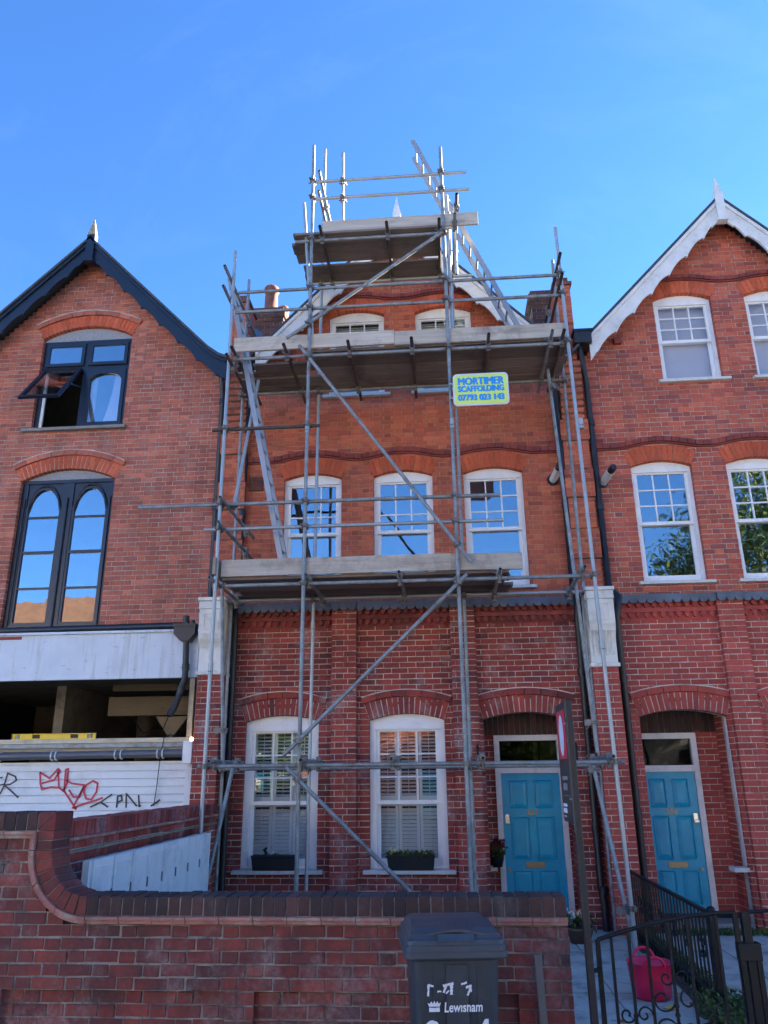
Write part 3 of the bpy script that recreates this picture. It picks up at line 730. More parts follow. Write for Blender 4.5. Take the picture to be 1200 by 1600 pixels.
def brick_pier(bk, wall, mat, mo, x0, x1, y0, y1, z0, z1, sides='ny'):
    """free-standing brick pier: front plus the side faces asked for"""
    lay(bk, wall, mat, mo, 'x', y0, z0, z1, lambda z: (x0, x1), (), 'flemish', .0755, off=x0, thick=y1 - y0)
    if 'n' in sides: lay(bk, wall, mat, mo, 'n', x0 - .001, z0, z1, lambda z: (y0 + .1, y1), (), 'stretcher', .0755, thick=.1)
    if 'y' in sides: lay(bk, wall, mat, mo, 'y', x1 + .001, z0, z1, lambda z: (y0 + .1, y1), (), 'stretcher', .0755, thick=.1)
def console(house, xc, y0=10.28, z0=3.07, z1=4.06, w=.34):
    a, b = xc - w / 2, xc + w / 2
    prof = [(10.72, z0), (10.36, z0), (10.36, z0 + .30), (10.34, z0 + .36), (10.30, z0 + .42), (10.27, z0 + .50), (10.27, z1 - .16), (10.72, z1 - .16)]
    m = MB().prism_x(prof, a, b)
    m.box(a - .008, b + .008, 10.255, 10.73, z1 - .158, z1 - .05); m.box(a - .022, b + .022, 10.235, 10.73, z1 - .048, z1)
    m.box(a - .02, b + .02, 10.34, 10.73, z0 - .05, z0 - .002)
    c = m.build('console', STONE, house, .006)
    p = MB()
    for x0, x1, q0, q1 in ((a + .06, b - .06, z0 + .76, z0 + .78), (a + .06, b - .06, z0 + .55, z0 + .57), (a + .06, a + .08, z0 + .57, z0 + .76), (b - .08, b - .06, z0 + .57, z0 + .76)):
        p.box(x0, x1, 10.258, 10.272, q0, q1)
    for i in range(4 if xc > 0 else 0):
        x = a + .05 + i * (w - .1) / 3; p.path([(x, 10.352, z0 + .10), (x, 10.345, z0 + .34), (x, 10.29, z0 + .42)], .018, 6)
    p.build('console_moulding', STONE, c)
    return c

hid_mid = lambda px, py: py > 1392 or (py > 870 and py < 935 and 340 < px < 800)
hm, bkm, wallm = terrace_house(-.545, 1, 'orange brick gabled house wrapped in scaffolding, with shuttered ground-floor windows and teal door', BR_MID, BR_LOW, BR_GAUGE, MO_MID, MO_LOW, '254', 'venetian', hid_mid)
hr, bkr, wallr = terrace_house(4.695, -1, 'red brick gabled house right of the scaffold, white scalloped bargeboards and iron railings', BR_RIGHT, BR_LOWR, BR_GAUGE, MO_LEFT, MO_LOW, '256', 'blind', lambda px, py: False)
for cx_, mi_, lb_ in ((9.935, 1, 'next unseen red brick gabled house, added to shade the gardens, first beyond the right edge of the picture'), (15.175, -1, 'unseen red brick gabled house further along, added to shade the gardens, second beyond the right edge'), (20.415, 1, 'last unseen red brick gabled house, added to shade the gardens, third beyond the right edge')):
    h3, bk3, wall3 = terrace_house(cx_, mi_, lb_, BR_RIGHT, BR_LOWR, BR_GAUGE, MO_LOW, MO_LOW, '', 'blind', lambda px, py: True)  # unseen houses, added to cast shade over the gardens and street
    bk3.finish(wall3)
PL, PR = -3.165, 2.075
# party strips, wing walls, consoles, parapets (parts of the scaffolded house)
for xc in (PL, PR):
    mo = MB(); pw = MB().box(0, .01, 12, 12.01, 5, 5.01).build('party_strip', MO_MID, hm)
    for k, (z0, z1) in enumerate(((4.07, 4.61), (4.63, 5.06), (5.08, 5.54), (5.56, 5.99), (6.01, 6.45), (6.47, 6.80))):
        e = .022 * (k % 2)
        lay(bkm, pw, BR_MID, mo, 'x', 10.885 - e, z0, z1, lambda z, e=e: (xc - .19 - e, xc + .19 + e), (), 'flemish', .075, off=xc - .19, thick=.13 + e)
    for k in range(9):
        z0 = 6.82 + k * .108; e = .012 * k
        lay(bkm, pw, BR_MID, mo, 'x', 10.875 - e, z0, z0 + .066, lambda z, e=e: (xc - .17, xc + .17), (), 'flemish', .066, off=xc - .17, thick=.14 + e)
        lay(bkm, pw, BR_DARK, mo, 'x', 10.915 - e, z0 + .067, z0 + .107, lambda z, e=e: (xc - .15, xc + .15), (), 'header', .04, off=xc - .15, thick=.1 + e)
    brick_pier(bkm, pw, BR_MID, mo, xc - .12, xc + .13, 10.80, 11.3, 7.80, 9.14, 'ny')
    MB().box(xc - .15, xc + .16, 10.77, 11.33, 9.141, 9.20).build('parapet_cap', BR_STACK, hm, .006)
    MB().box(xc - .10, xc + .11, 10.82, 11.28, 9.20, 9.30).build('parapet_cap', BR_STACK, hm, .006)
    pw.data = mo.mesh('party_strip', MO_MID)
    mo = MB(); pw = MB().box(0, .01, 12, 12.01, 5, 5.01).build('wing_wall', MO_LOW, hm)
    brick_pier(bkm, pw, BR_LOW if xc < 0 else BR_LOWR, mo, xc - .165, xc + .165, 10.37, 10.81, ZG, 3.02, 'ny')
    console(hm, xc)
    pw.data = mo.mesh('wing_wall', MO_LOW)
# render cheeks on the parapets, chimney stacks
MB().prism_x([(11.31, 7.9), (13.2, 7.9), (13.2, 9.75), (11.31, 9.0)], PL - .10, PL + .11).build('parapet', LEAD, hm)
MB().prism_x([(11.31, 7.9), (13.2, 7.9), (13.2, 9.75), (11.31, 9.0)], PR - .10, PR + .11).build('parapet', LEAD, hm)
def chimney(house, xc, yc, z0, z1, wx, wy, pots):
    mo = MB(); c = MB().box(xc - .01, xc + .01, yc, yc + .01, z0, z0 + .01).build('chimney', MO_WALL, house)
    bk = Bricks()
    y0, y1, x0, x1 = yc - wy / 2, yc + wy / 2, xc - wx / 2, xc + wx / 2
    for (za, zb, e) in ((z0, z1 - .30, 0), (z1 - .30, z1 - .225, .03), (z1 - .225, z1 - .075, .06), (z1 - .075, z1, .02)):
        for ax, pos, u0, u1 in (('x', y0 - e, x0 - e, x1 + e), ('n', x0 - e, y0 - e + .1, y1 + e), ('y', x1 + e, y0 - e + .1, y1 + e)):
            lay(bk, c, BR_STACK, mo, ax, pos, za, zb, lambda z, u0=u0, u1=u1: (u0, u1), (), 'flemish', .075, thick=.15)
    mo.box(x0, x1, y0 + .05, y1, z0, z1 - .01)
    mo.lathe([(.01, .10), (wx * .42, .06), (wx * .52, .0)], (xc, yc, z1), 12)
    c.data = mo.mesh('chimney', MO_WALL); bk.finish(c, 0)
    for i, (dx, dy, r, hh) in enumerate(pots):
        MB().lathe([(r * 1.15, 0), (r * 1.15, .06), (r, .08), (r * .92, hh - .12), (r * 1.12, hh - .10), (r * 1.12, hh - .03), (r * .95, hh), (r * .75, hh), (r * .72, hh - .2)], (xc + dx, yc + dy, z1 + .04), 18).build('chimney_pot', TERRA, c)
chimney(hm, -3.08, 12.75, 8.0, 10.10, .52, .7, [(-.02, -.12, .13, .56), (.16, .18, .10, .30)])
chimney(hm, 2.09, 12.9, 8.0, 10.25, .50, .7, [])
# terracotta air brick, boiler flues, hoods, extra pipes on the scaffolded house
m = MB().box(-2.92, -2.70, 10.985, 11.01, 5.88, 6.11)
g = MB()
for i in range(8): g.box(-2.912 + i * .0265, -2.904 + i * .0265, 10.972, 10.986, 5.885, 6.105)
for j in range(8): g.box(-2.915, -2.705, 10.974, 10.988, 5.887 + j * .0285, 5.896 + j * .0285)
v = m.build('air_vent', DARKIN, hm); g.build('vent_grille', TERRA, v)
def flue(house, x, z, dx=.10):
    o = MB().tube((x, 11.05, z), (x + dx, 10.66, z + .055), .058, 16).build('boiler_flue', FLUEW, house)
    MB().tube((x + dx * 1.02, 10.652, z + .056), (x + dx * 1.26, 10.56, z + .068), .054, 16, hollow=True).build('flue_terminal', PIPEM, o)
    MB().tube((x, 11.0, z), (x + .004, 10.985, z + .002), .085, 16).build('flue_collar', PIPEM, o)
flue(hm, 1.70, 5.87, .05); flue(hr, 2.43, 5.80, .06)
for x0, x1 in ((1.70, 1.86), (2.33, 2.49)):
    b = MB(); b.box(x0, x1, 10.94, 11.01, 6.40, 6.46); b.box(x0 + .02, x1 - .02, 10.95, 11.01, 6.34, 6.40); b.box(x0, x1, 10.93, 11.01, 6.46, 6.50)
    b.build('corbel_block', BR_DARK, hm if x0 < 2 else hr)
downpipe(hm, [(-2.99, 10.93, 7.45), (-2.99, 10.93, 4.25), (-2.97, 10.86, 4.12), (-2.95, 10.62, 3.98), (-2.945, 10.70, 3.70), (-2.945, 10.70, -.1)], .045, [(-2.99, 10.93, 6.9), (-2.99, 10.93, 5.5), (-2.945, 10.70, 2.5)])
downpipe(hm, [(1.845, 10.92, 7.35), (1.845, 10.92, 4.2), (1.84, 10.62, 4.02), (1.835, 10.72, 3.75), (1.825, 10.72, .38), (1.84, 10.68, .22), (1.84, 10.68, -.1)], .045, [(1.845, 10.92, 6.68), (1.845, 10.92, 5.45), (1.825, 10.72, 3.0), (1.825, 10.72, 1.05), (1.84, 10.68, .35)])
downpipe(hr, [(2.26, 10.78, 7.98), (2.28, 10.80, 7.72), (2.33, 10.92, 7.45), (2.345, 10.92, 4.2), (2.40, 10.62, 4.0), (2.36, 10.70, 3.72), (2.355, 10.70, -.1)], .045, [(2.34, 10.92, 6.75), (2.345, 10.92, 5.4), (2.355, 10.70, 2.9), (2.355, 10.70, 1.2)])
b = MB(); b.prism_x([(10.62, 7.98), (10.95, 7.98), (10.95, 8.16), (10.60, 8.16)], 2.16, 2.42); b.box(2.14, 2.44, 10.585, 10.96, 8.16, 8.20); b.box(2.16, 2.5, 10.90, 11.4, 8.202, 8.25)
b.build('rain_hopper', PIPEM, hr)
# porch side light of the neighbour and spikes (old sign brackets) by the porch
b = MB(); b.box(3.655, 3.688, 10.87, 10.93, .60, 2.40); fr = b.build('side_light_frame', WHITE_AGED, hr)
MB().box(3.48, 3.72, 10.80, 11.02, .535, .585).build('sill', SILLM, fr, .005)
for x in (.385, 1.66):
    b = MB(); b.tube((x, 10.68, 1.83), (x, 10.68, 2.02), .014, 8); b.lathe([(.0, .09), (.014, .05), (.022, .03), (.012, .0)], (x, 10.68, 2.02), 8)
    b.tube((x, 10.70, 1.86), (x, 10.80, 1.86), .01, 6); b.build('iron_spike', BLACK, hm)
bkm.finish(wallm); bkr.finish(wallr)

# ------------------------------------------------------------------ left house: dark window frames above a gutted shop front
hl = thing('brick_house', 'weathered brick house with dark window frames, black bargeboards and a gutted graffitied shop front', 'house', (-5.83, 11.0, -.1))
CXL = -5.83
bkl = Bricks(lambda px, py: py > 985)
UW = (-6.59, -5.05, 7.10, 8.78, .20); LWN = (-6.61, -5.08, 3.80, 6.19, .19)
mo = MB(); walll = MB().box(0, .01, 12, 12.01, 5, 5.01).build('wall', MO_LEFT, hl)
lay(bkl, walll, BR_LEFT, mo, 'x', 11.0, 3.70, 10.45, gable_outline(CXL, 2.52, 10.36, 1.04), [arched(UW[0], UW[1], UW[2], UW[3], UW[4], .20), arched(LWN[0], LWN[1], LWN[2], LWN[3], LWN[4], .22)], 'flemish', .0752, off=CXL)
walll.data = mo.mesh('wall', MO_LEFT)
arch(hl, UW[0], UW[1], UW[3], UW[4], .20, 11.0, BR_GAUGE, MO_LEFT, label=.085, lab_mat=BR_LEFT, w=.07)
arch(hl, LWN[0], LWN[1], LWN[3], LWN[4], .22, 11.0, BR_GAUGE, MO_LEFT, label=.085, lab_mat=BR_LEFT, e=.006)
shell(hl, -8.36, -3.28, (3.72, 7.0), 7.9)
roof(hl, CXL, 10.50, 2.58, 1.03, 10.64, 18.0, True)
MB().prism([(CXL - 2.4, 7.95), (CXL + 2.4, 7.95), (CXL, 10.45)], 17.9, 18.0).build('back_gable', MO_LEFT, hl)
bargeboards(hl, CXL, NAVY, 10.495, 2.52, 1.03, 10.70, depth=.36, cusp=.335, amp=.06, flare=True)
finial(hl, CXL + .02, NAVY, 10.06, 10.58, 10.95, 10.68, .14, plain('finial_sun_glint_tan', (.30, .235, .15), .7))  # tan spike colour stands in for sun glinting on the navy paint
def band_arch(m, x0, x1, zs, rise, w, y0, y1, pointed=0.0, n=14):
    c = (x0 + x1) / 2; h = (x1 - x0) / 2
    def pt(t, q):
        u = -1 + 2 * t; hh = h + q; rr = rise + q
        return (c + hh * u, zs + rr * (1 - abs(u) ** 2.1) ** .62)
    m.strip([pt(i / n, 0) for i in range(n + 1)], [pt(i / n, w) for i in range(n + 1)], y0, y1)
    return [pt(i / n, 0) for i in range(n + 1)]
# tall twin-light window
yf = 11.07; x0, x1, zb, zs = LWN[0], LWN[1], LWN[2], LWN[3]; xm = (x0 + x1) / 2; zh = zs - .03
m = MB(); m.box(x0 + .002, x0 + .10, yf, yf + .14, zb, zh); m.box(x1 - .10, x1 - .002, yf, yf + .14, zb, zh); m.box(xm - .085, xm + .085, yf, yf + .14, zb, zh)
m.box(x0 + .002, x1 - .002, yf - .01, yf + .14, zh, zh + .055); m.box(x0 + .002, x1 - .002, yf - .005, yf + .14, zb - .02, zb + .09)
m.tube((xm, yf - .012, zb), (xm, yf - .012, zh - .25), .02, 8); m.tube((x0 + .07, yf - .008, zb), (x0 + .07, yf - .008, zh - .25), .015, 8); m.tube((x1 - .07, yf - .008, zb), (x1 - .07, yf - .008, zh - .25), .015, 8)
win = m.build('window', NAVY, hl)
for a, b in ((x0 + .10, xm - .085), (xm + .085, x1 - .10)):
    s = MB(); zsp = zh - .46
    ar = band_arch(s, a + .035, b - .035, zsp, .36, .035, yf - .004, yf + .06)
    s.prism([(a, zh), (a, zsp)] + [(p[0] + (-.034 if p[0] < (a + b) / 2 else .034), p[1] + .034) for p in ar] + [(b, zsp), (b, zh)], yf + .02, yf + .06)
    s.box(a, a + .035, yf + .01, yf + .06, zb + .09, zsp); s.box(b - .035, b, yf + .01, yf + .06, zb + .09, zsp)
    zz = [zb + .09, zb + .66, zb + 1.22, zb + 1.80]
    for k, z in enumerate(zz): s.box(a + .035, b - .035, yf + .012, yf + .06, z - (.0 if k == 0 else .014), z + (.045 if k == 0 else (.03 if k == 2 else .014)))
    for q in (.055, .075):
        s.path([(p[0], yf - .004, p[1] + q) for p in ar], .009, 6)
    so_ = s.build('sash', NAVY, win)
    tops = zz[1:] + [None]
    for k in range(3): pane_box(win, a + .034, b - .034, yf + .035, zz[k] + .014, zz[k + 1] - .012)
    MB().prism([(a + .034, zz[3] + .013), (b - .034, zz[3] + .013)] + [(p[0], p[1] + .002) for p in ar[::-1]], yf + .035, yf + .039).build('pane', GLASS, win)
MB().prism([(x0 + .002, zh + .056), (x1 - .002, zh + .056)] + arcpts(x0 + .002, x1 - .002, zs, LWN[4], 14, -.004)[::-1], yf + .0, yf + .14).build('pebbledash_panel', PEBBLE, win)
# upper window with an open top-hung casement
x0, x1, zb, zs = UW[0], UW[1], UW[2], UW[3]; xm = (x0 + x1) / 2; zh = zs - .05; zt = zb + 1.08
m = MB(); m.box(x0 + .002, x0 + .07, yf, yf + .14, zb, zh); m.box(x1 - .07, x1 - .002, yf, yf + .14, zb, zh); m.box(xm - .04, xm + .04, yf, yf + .14, zb, zh)
m.box(x0 + .002, x1 - .002, yf - .01, yf + .14, zh - .05, zh + .01); m.box(x0 + .07, x1 - .07, yf + .005, yf + .14, zt, zt + .08); m.box(x0 + .07, x1 - .07, yf, yf + .14, zb, zb + .05)
win = m.build('window', NAVY, hl)
for a, b in ((x0 + .07, xm - .04), (xm + .04, x1 - .07)):
    grid_sash(win, 'top_light', a, b, yf - .03, zt + .08, zh - .05, 1, 1, .055, .055, .055, fm=NAVY)
a, b = xm + .04, x1 - .07
s = MB(); zsp = zt - .20
s.box(a, a + .06, yf - .02, yf + .05, zb + .05, zt); s.box(b - .06, b, yf - .02, yf + .05, zb + .05, zt); s.box(a + .06, b - .06, yf - .02, yf + .05, zb + .05, zb + .11)
ar = band_arch(s, a + .06, b - .06, zsp, .12, .02, yf - .024, yf + .05)
s.prism([(a + .06, zt), (a + .06, zsp)] + [(p[0], p[1] + .012) for p in ar] + [(b - .06, zsp), (b - .06, zt)], yf - .018, yf + .05)
s.build('fixed_sash', NAVY, win)
MB().prism([(a + .055, zb + .10), (b - .055, zb + .10)] + [(p[0], p[1] + .004) for p in ar[::-1]], yf + .02, yf + .024).build('pane', GLASS, win)
for cx_, sgn in ((b - .10, -1), (a + .04, 1)):        # tied-back curtains
    c = MB(); n = 16; lo = []; hi = []
    for i in range(n + 1):
        z = zb + .06 + (zt - zb - .1) * i / n; q = .07 + .16 * (1 - i / n) ** 1.6
        lo.append((cx_ + sgn * (q if sgn < 0 else -q * .3) - .06, z)); hi.append((cx_ + .09, z))
    c.strip(lo, hi, yf + .12, yf + .15); c.build('curtain', BLIND, win)
a, b = x0 + .07, xm - .04; ang = R(37)
def op(u, v, wd): return (a + u, yf - .02 - math.sin(ang) * v - math.cos(ang) * wd, zt - .01 - math.cos(ang) * v + math.sin(ang) * wd)
W, Hh = b - a, zt - zb - .05
s = MB()
for (u0, u1, v0, v1) in ((0, .055, 0, Hh), (W - .055, W, 0, Hh), (.055, W - .055, 0, .055), (.055, W - .055, Hh - .055, Hh)):
    vs = [op(u, v, d) for d in (0, .045) for u, v in ((u0, v0), (u1, v0), (u1, v1), (u0, v1))]
    s.add(vs, [(0, 1, 2, 3), (7, 6, 5, 4), (0, 4, 5, 1), (1, 5, 6, 2), (2, 6, 7, 3), (3, 7, 4, 0)])
oc = s.build('open_casement', NAVY, win)
vs = [op(u, v, d) for d in (.018, .022) for u, v in ((.05, .05), (W - .05, .05), (W - .05, Hh - .05), (.05, Hh - .05))]
MB().add(vs, [(0, 1, 2, 3), (7, 6, 5, 4), (0, 4, 5, 1), (1, 5, 6, 2), (2, 6, 7, 3), (3, 7, 4, 0)]).build('pane', GLASS, win)
s = MB()
for u in (.02, W - .02): s.bar(op(u, Hh * .5, 0), (a + u, yf + .02, zt - .30), .012, .02)
s.build('stay', CHROME, win)
MB().box(a + .004, a + .05, yf + .02, yf + .05, zb + .05, zt - .02).build('white_liner', WHITE, win)
MB().prism([(x0 + .002, zh + .012), (x1 - .002, zh + .012)] + arcpts(x0 + .002, x1 - .002, zs, UW[4], 14, -.004)[::-1], yf + .0, yf + .14).build('pebbledash_panel', PEBBLE, win)
MB().prism_x([(10.92, zb - .065), (11.2, zb - .065), (11.2, zb), (11.1, zb - .001), (10.92, zb - .015)], x0 - .12, x1 + .07).build('sill', SILLG, win, .005)
# rainwater goods
downpipe(hl, [(-3.40, 10.78, 7.85), (-3.40, 10.80, 7.72), (-3.40, 10.92, 7.5), (-3.395, 10.92, 4.10)], .045, [(-3.40, 10.92, 7.4), (-3.40, 10.92, 5.6)])
MB().lathe([(.01, -.1), (.05, -.1), (.075, 0), (.075, .06)], (-3.40, 10.78, 7.86), 12).build('gutter_outlet', PIPEM, hl)
MB().path([(-8.4, 10.88, 3.765), (-3.78, 10.84, 3.79), (-3.70, 10.80, 3.775), (-3.64, 10.72, 3.72)], .05, 12).build('waste_pipe', PIPEM, hl)
m = MB(); m.prism([(-3.74, 3.70), (-3.44, 3.70), (-3.44, 3.60), (-3.52, 3.50), (-3.64, 3.50), (-3.74, 3.60)], 10.44, 10.60); m.box(-3.75, -3.43, 10.43, 10.61, 3.70, 3.74)
m.path([(-3.60, 10.52, 3.86), (-3.60, 10.52, 3.78), (-3.56, 10.52, 3.70)], .045, 10); m.path([(-3.50, 10.52, 3.80), (-3.50, 10.52, 3.70)], .03, 10)
hp = m.build('rain_hopper', PIPEM, hl)
downpipe(hl, [(-3.575, 10.52, 3.52), (-3.56, 10.53, 3.10), (-3.56, 10.53, 2.98), (-3.60, 10.52, 2.86), (-3.66, 10.50, 2.62), (-3.72, 10.46, 2.50)], .043, [(-3.56, 10.53, 3.15), (-3.60, 10.52, 2.84)])
# shop front
m = MB(); m.box(-8.4, -3.425, 10.62, 10.70, 3.02, 3.655); m.box(-8.4, -3.425, 10.58, 10.72, 3.655, 3.69); m.box(-8.4, -3.43, 10.70, 11.24, 3.60, 3.68)
m.build('fascia_board', FASCIA, hl, .004)
m = MB(); m.box(-8.4, -6.02, 10.612, 10.622, 3.60, 3.64); m.build('loose_batten', BR_DARK, hl)
rm = MB(); rm.box(-8.4, -3.38, 10.72, 15.5, 3.10, 3.16); rm.build('shop_ceiling', PLAST, hl)
rm = MB(); rm.box(-8.4, -3.38, 15.5, 15.6, -.1, 3.1); rm.box(-8.4, -8.3, 10.75, 15.5, -.1, 3.1); rm.box(-3.42, -3.38, 10.75, 15.5, -.1, 3.1); rm.box(-8.3, -3.42, 10.75, 15.5, -.14, -.1)
rm.build('shop_interior_wall', PLAST, hl)
rm = MB(); rm.box(-6.1, -5.95, 12.0, 15.0, -.1, 3.1); rm.build('shop_partition', PLAST, hl)
rm = MB(); rm.box(-5.2, -3.42, 11.9, 12.05, 2.62, 2.90); rm.box(-5.2, -3.42, 12.0, 12.2, 3.0, 3.1); rm.build('exposed_beam', woodmat('old_beam', (.20, .15, .09), (.28, .21, .13), 'x'), hl)
MB().prism([(-4.45, 2.60), (-3.95, 2.60), (-4.2, 2.25)], 11.95, 12.0).build('gusset_board', woodmat('old_board', (.22, .165, .10), (.30, .23, .14), 'z'), hl)
rm = MB(); rm.path([(-4.05, 11.7, 3.09), (-4.08, 11.7, 2.8), (-4.2, 11.6, 2.4), (-4.45, 11.5, 2.33), (-4.6, 11.4, 2.55)], .008, 6); rm.build('loose_cable', BLACK, hl)
rm = MB(); rm.path([(-3.78, 10.60, 2.235), (-3.72, 10.585, 2.27), (-3.64, 10.59, 2.26), (-3.80, 10.57, 2.23), (-3.83, 10.565, 2.0), (-3.86, 10.60, 1.6), (-3.88, 10.60, 1.36)], .006, 6); rm.build('hanging_cable', BLACK, hl)
rm = MB(); rm.box(-3.53, -3.46, 10.66, 10.74, 1.95, 3.015); rm.build('timber_stud', TIMBER, hl, .003)
rm = MB(); rm.box(-3.43, -3.36, 10.66, 10.74, 1.95, 3.015); rm.build('timber_stud', TIMBER, hl, .003)
MB().box(-3.457, -3.433, 10.70, 10.74, 1.95, 3.0).build('stud_gap_board', BLACK, hl)
rm = MB(); rm.box(-8.4, -3.45, 10.60, 10.80, 2.165, 2.225); rm.build('timber_rail', TIMBERX, hl, .004)
rm = MB(); rm.box(-8.4, -3.46, 10.62, 10.78, 2.06, 2.10); rm.build('timber_rail', TIMBERX, hl)
rm = MB(); rm.box(-8.4, -3.5, 10.585, 10.64, 2.105, 2.16); rm.build('metal_track', GALV, hl)
rm = MB(); rm.tube((-8.4, 10.56, 1.985), (-3.5, 10.56, 2.02), .05, 14); rp = rm.build('service_pipe', plain('grey_pipe', (.10, .105, .12), .4, var=.15), hl)
for x in (-6.06, -5.32, -5.26, -4.44, -4.36, -3.86, -3.79):
    z = 1.985 + .035 * (x + 8.4) / 4.9; c = MB(); n = 12
    c.path([(x, 10.56 + .058 * math.cos(t), z + .058 * math.sin(t)) for t in [R(40 + 280 * k / n) for k in range(n + 1)]], .011, 6); c.build('pipe_clip', WHITE_AGED, rp)
rm = MB(); rm.box(-8.4, -3.40, 10.66, 10.72, -.1, 1.925); pn = rm.build('shutter_panel', SHUTW, hl)
z = .9
while z < 1.86:
    MB().prism_x([(10.66, z), (10.642, z + .012), (10.648, z + .085), (10.66, z + .096)], -8.4, -3.50).build('shutter_slat', SHUTW, pn); z += .10
MB().box(-3.498, -3.39, 10.635, 10.665, .3, 1.90).build('edge_trim', SHUTW, pn)
m = MB(); m.box(-3.50, -3.37, 10.46, 10.60, 1.88, 2.17); mb_ = m.build('meter_box', WHITE, hl, .01)
lp = MB().lathe([(0, -.03), (.022, -.02), (.03, 0), (.022, .02), (0, .03)], (-3.44, 10.62, 2.20), 10).build('site_lamp', LAMPE, hl)
# graffiti
def spray(strokes, r, mat, name):
    for st in strokes:
        m = MB(); pts = list(st); n = len(pts)
        for i in range(n - 1):
            a = Vector((pts[i][0], 0, pts[i][1])); b = Vector((pts[i + 1][0], 0, pts[i + 1][1])); d = (b - a)
            if d.length < 1e-4: continue
            d.normalize(); q = Vector((-d.z, 0, d.x)) * r; e = d * r * .6
            m.prism([((a - e + q).x, (a - e + q).z), ((b + e + q).x, (b + e + q).z), ((b + e - q).x, (b + e - q).z), ((a - e - q).x, (a - e - q).z)], 10.636 - .0004 * (i % 3), 10.6395)
        m.build(name, mat, pn)
def gp(px, py):          # photo position of a stroke on the shutter plane
    d = _fwd + RT * ((px - 600) / FOC) - UP * ((py - 800) / FOC); t = 10.637 / d.y; return (d.x * t, EZ + d.z * t)
def gs(crop, pts): return [gp(crop[0] + x / crop[2], crop[1] + y / crop[2]) for x, y in pts]
CR = (0, 1040, 3.75)
spray([gs(CR, p) for p in (((235, 625), (236, 690), (245, 725), (300, 712), (345, 715)), ((235, 625), (290, 660), (340, 605), (350, 615), (318, 670), (245, 690)), ((340, 605), (345, 715), (370, 735), (392, 690), (400, 605), (385, 610), (375, 735), (445, 840)),
    ((385, 670), (420, 690), (495, 700), (425, 835)), ((405, 730), (430, 770), (465, 770), (490, 710)), ((495, 705), (545, 675), (572, 690), (565, 740), (535, 785), (505, 780), (490, 740), (500, 705)), ((435, 835), (460, 820), (560, 790), (600, 775)))], .012, SPRAYR, 'red_graffiti')
spray([gs(CR, p) for p in (((530, 828), (590, 800), (655, 755)), ((590, 800), (630, 828)), ((682, 830), (690, 765), (712, 760), (715, 790), (690, 800)), ((738, 830), (740, 750), (800, 822)), ((815, 825), (812, 760)), ((815, 825), (822, 822)), ((885, 822), (935, 788)),
    ((0, 658), (12, 655)), ((0, 700), (25, 695)), ((0, 750), (22, 708), (45, 630), (90, 650), (96, 672), (60, 695), (25, 700), (60, 730), (105, 772)))], .010, SPRAYK, 'black_graffiti')
bkl.finish(walll)
# spirit level lying on the rail
t = thing('spirit_level', 'yellow spirit level lying on the timber rail of the open shop front', 'spirit level', (-5.37, 10.65, 2.225))
m = MB(); m.box(-5.97, -4.77, 10.622, 10.675, 2.2255, 2.237); m.box(-5.97, -4.77, 10.622, 10.675, 2.288, 2.30)
for a, b in ((-5.97, -5.92), (-5.86, -5.68), (-5.57, -5.14), (-5.03, -4.90), (-4.83, -4.77)): m.box(a, b, 10.632, 10.665, 2.237, 2.288)
m.build('body', YELLOW, t, .002)
for x in (-5.89, -4.865): MB().tube((x, 10.628, 2.262), (x, 10.668, 2.262), .026, 14).build('vial', plain('vial_grey', (.30, .31, .27), .5), t)
for x in (-5.625, -5.085): MB().box(x - .055, x + .055, 10.645, 10.652, 2.237, 2.288).build('hand_slot', BLACK, t)
for x in (-5.975, -4.775): MB().box(x, x + .01, 10.618, 10.679, 2.2255, 2.302).build('end_cap', BLACK, t)

# ------------------------------------------------------------------ front garden wall with a swept ramp
fw = thing('garden_wall', 'sooty red brick front garden wall with curved ramp and blackened coping', 'wall', (-1.2, 5.6, -.1))
bkw = Bricks(None, 2.6); mo = MB(); fwb = MB().box(0, .01, 5.6, 5.61, 0, .01).build('wall', MO_WALL, fw)
RC, RR, ZB = (-2.40, 1.253), .40, .853
def ramp_x(z):
    if z < .815: return .71
    if z > 1.253: return -2.845
    return RC[0] - math.sqrt(max(0, .445 ** 2 - (z - RC[1]) ** 2))
panels = [(-2.92, -1.46), (-1.27, .38)]
lay(bkw, fwb, BR_WALL, mo, 'x', 5.5, ZG, .425, lambda z: (-4.6, .71), [rect(a, b, -1, 2) for a, b in panels] , 'flemish', .0765, thick=.22, g=.011, off=-.03)
for a, b in panels: lay(bkw, fwb, BR_WALL, mo, 'x', 5.545, ZG, .42, lambda z, a=a, b=b: (a - .02, b + .02), (), 'flemish', .0765, thick=.17, g=.011, off=.02)
lay(bkw, fwb, BR_WALL, mo, 'x', 5.5, .425, 1.325, lambda z: (-4.6, ramp_x(z)), (), 'flemish', .0765, thick=.22, g=.011, off=-.03)
lay(bkw, fwb, BR_WALL, mo, 'y', .7105, ZG, .808, lambda z: (5.60, 5.72), (), 'stretcher', .0765, thick=.1, g=.011)
mo.strip([(-4.6, 1.36), (-2.79, 1.36)], [(-4.6, 1.482), (-2.69, 1.482)], 5.482, 5.728)
mo.strip([(RC[0] + RR * 1.0 * math.cos(t), RC[1] + RR * 1.0 * math.sin(t)) for t in [R(180 + 9 * k) for k in range(11)]], [(RC[0] + .29 * math.cos(t), RC[1] + .29 * math.sin(t)) for t in [R(180 + 9 * k) for k in range(11)]], 5.482, 5.728)
mo.box(-2.40, .707, 5.482, 5.728, .81, .962); mo.box(-2.79, -2.69, 5.482, 5.728, 1.25, 1.37)
fwb.data = mo.mesh('wall', MO_WALL)
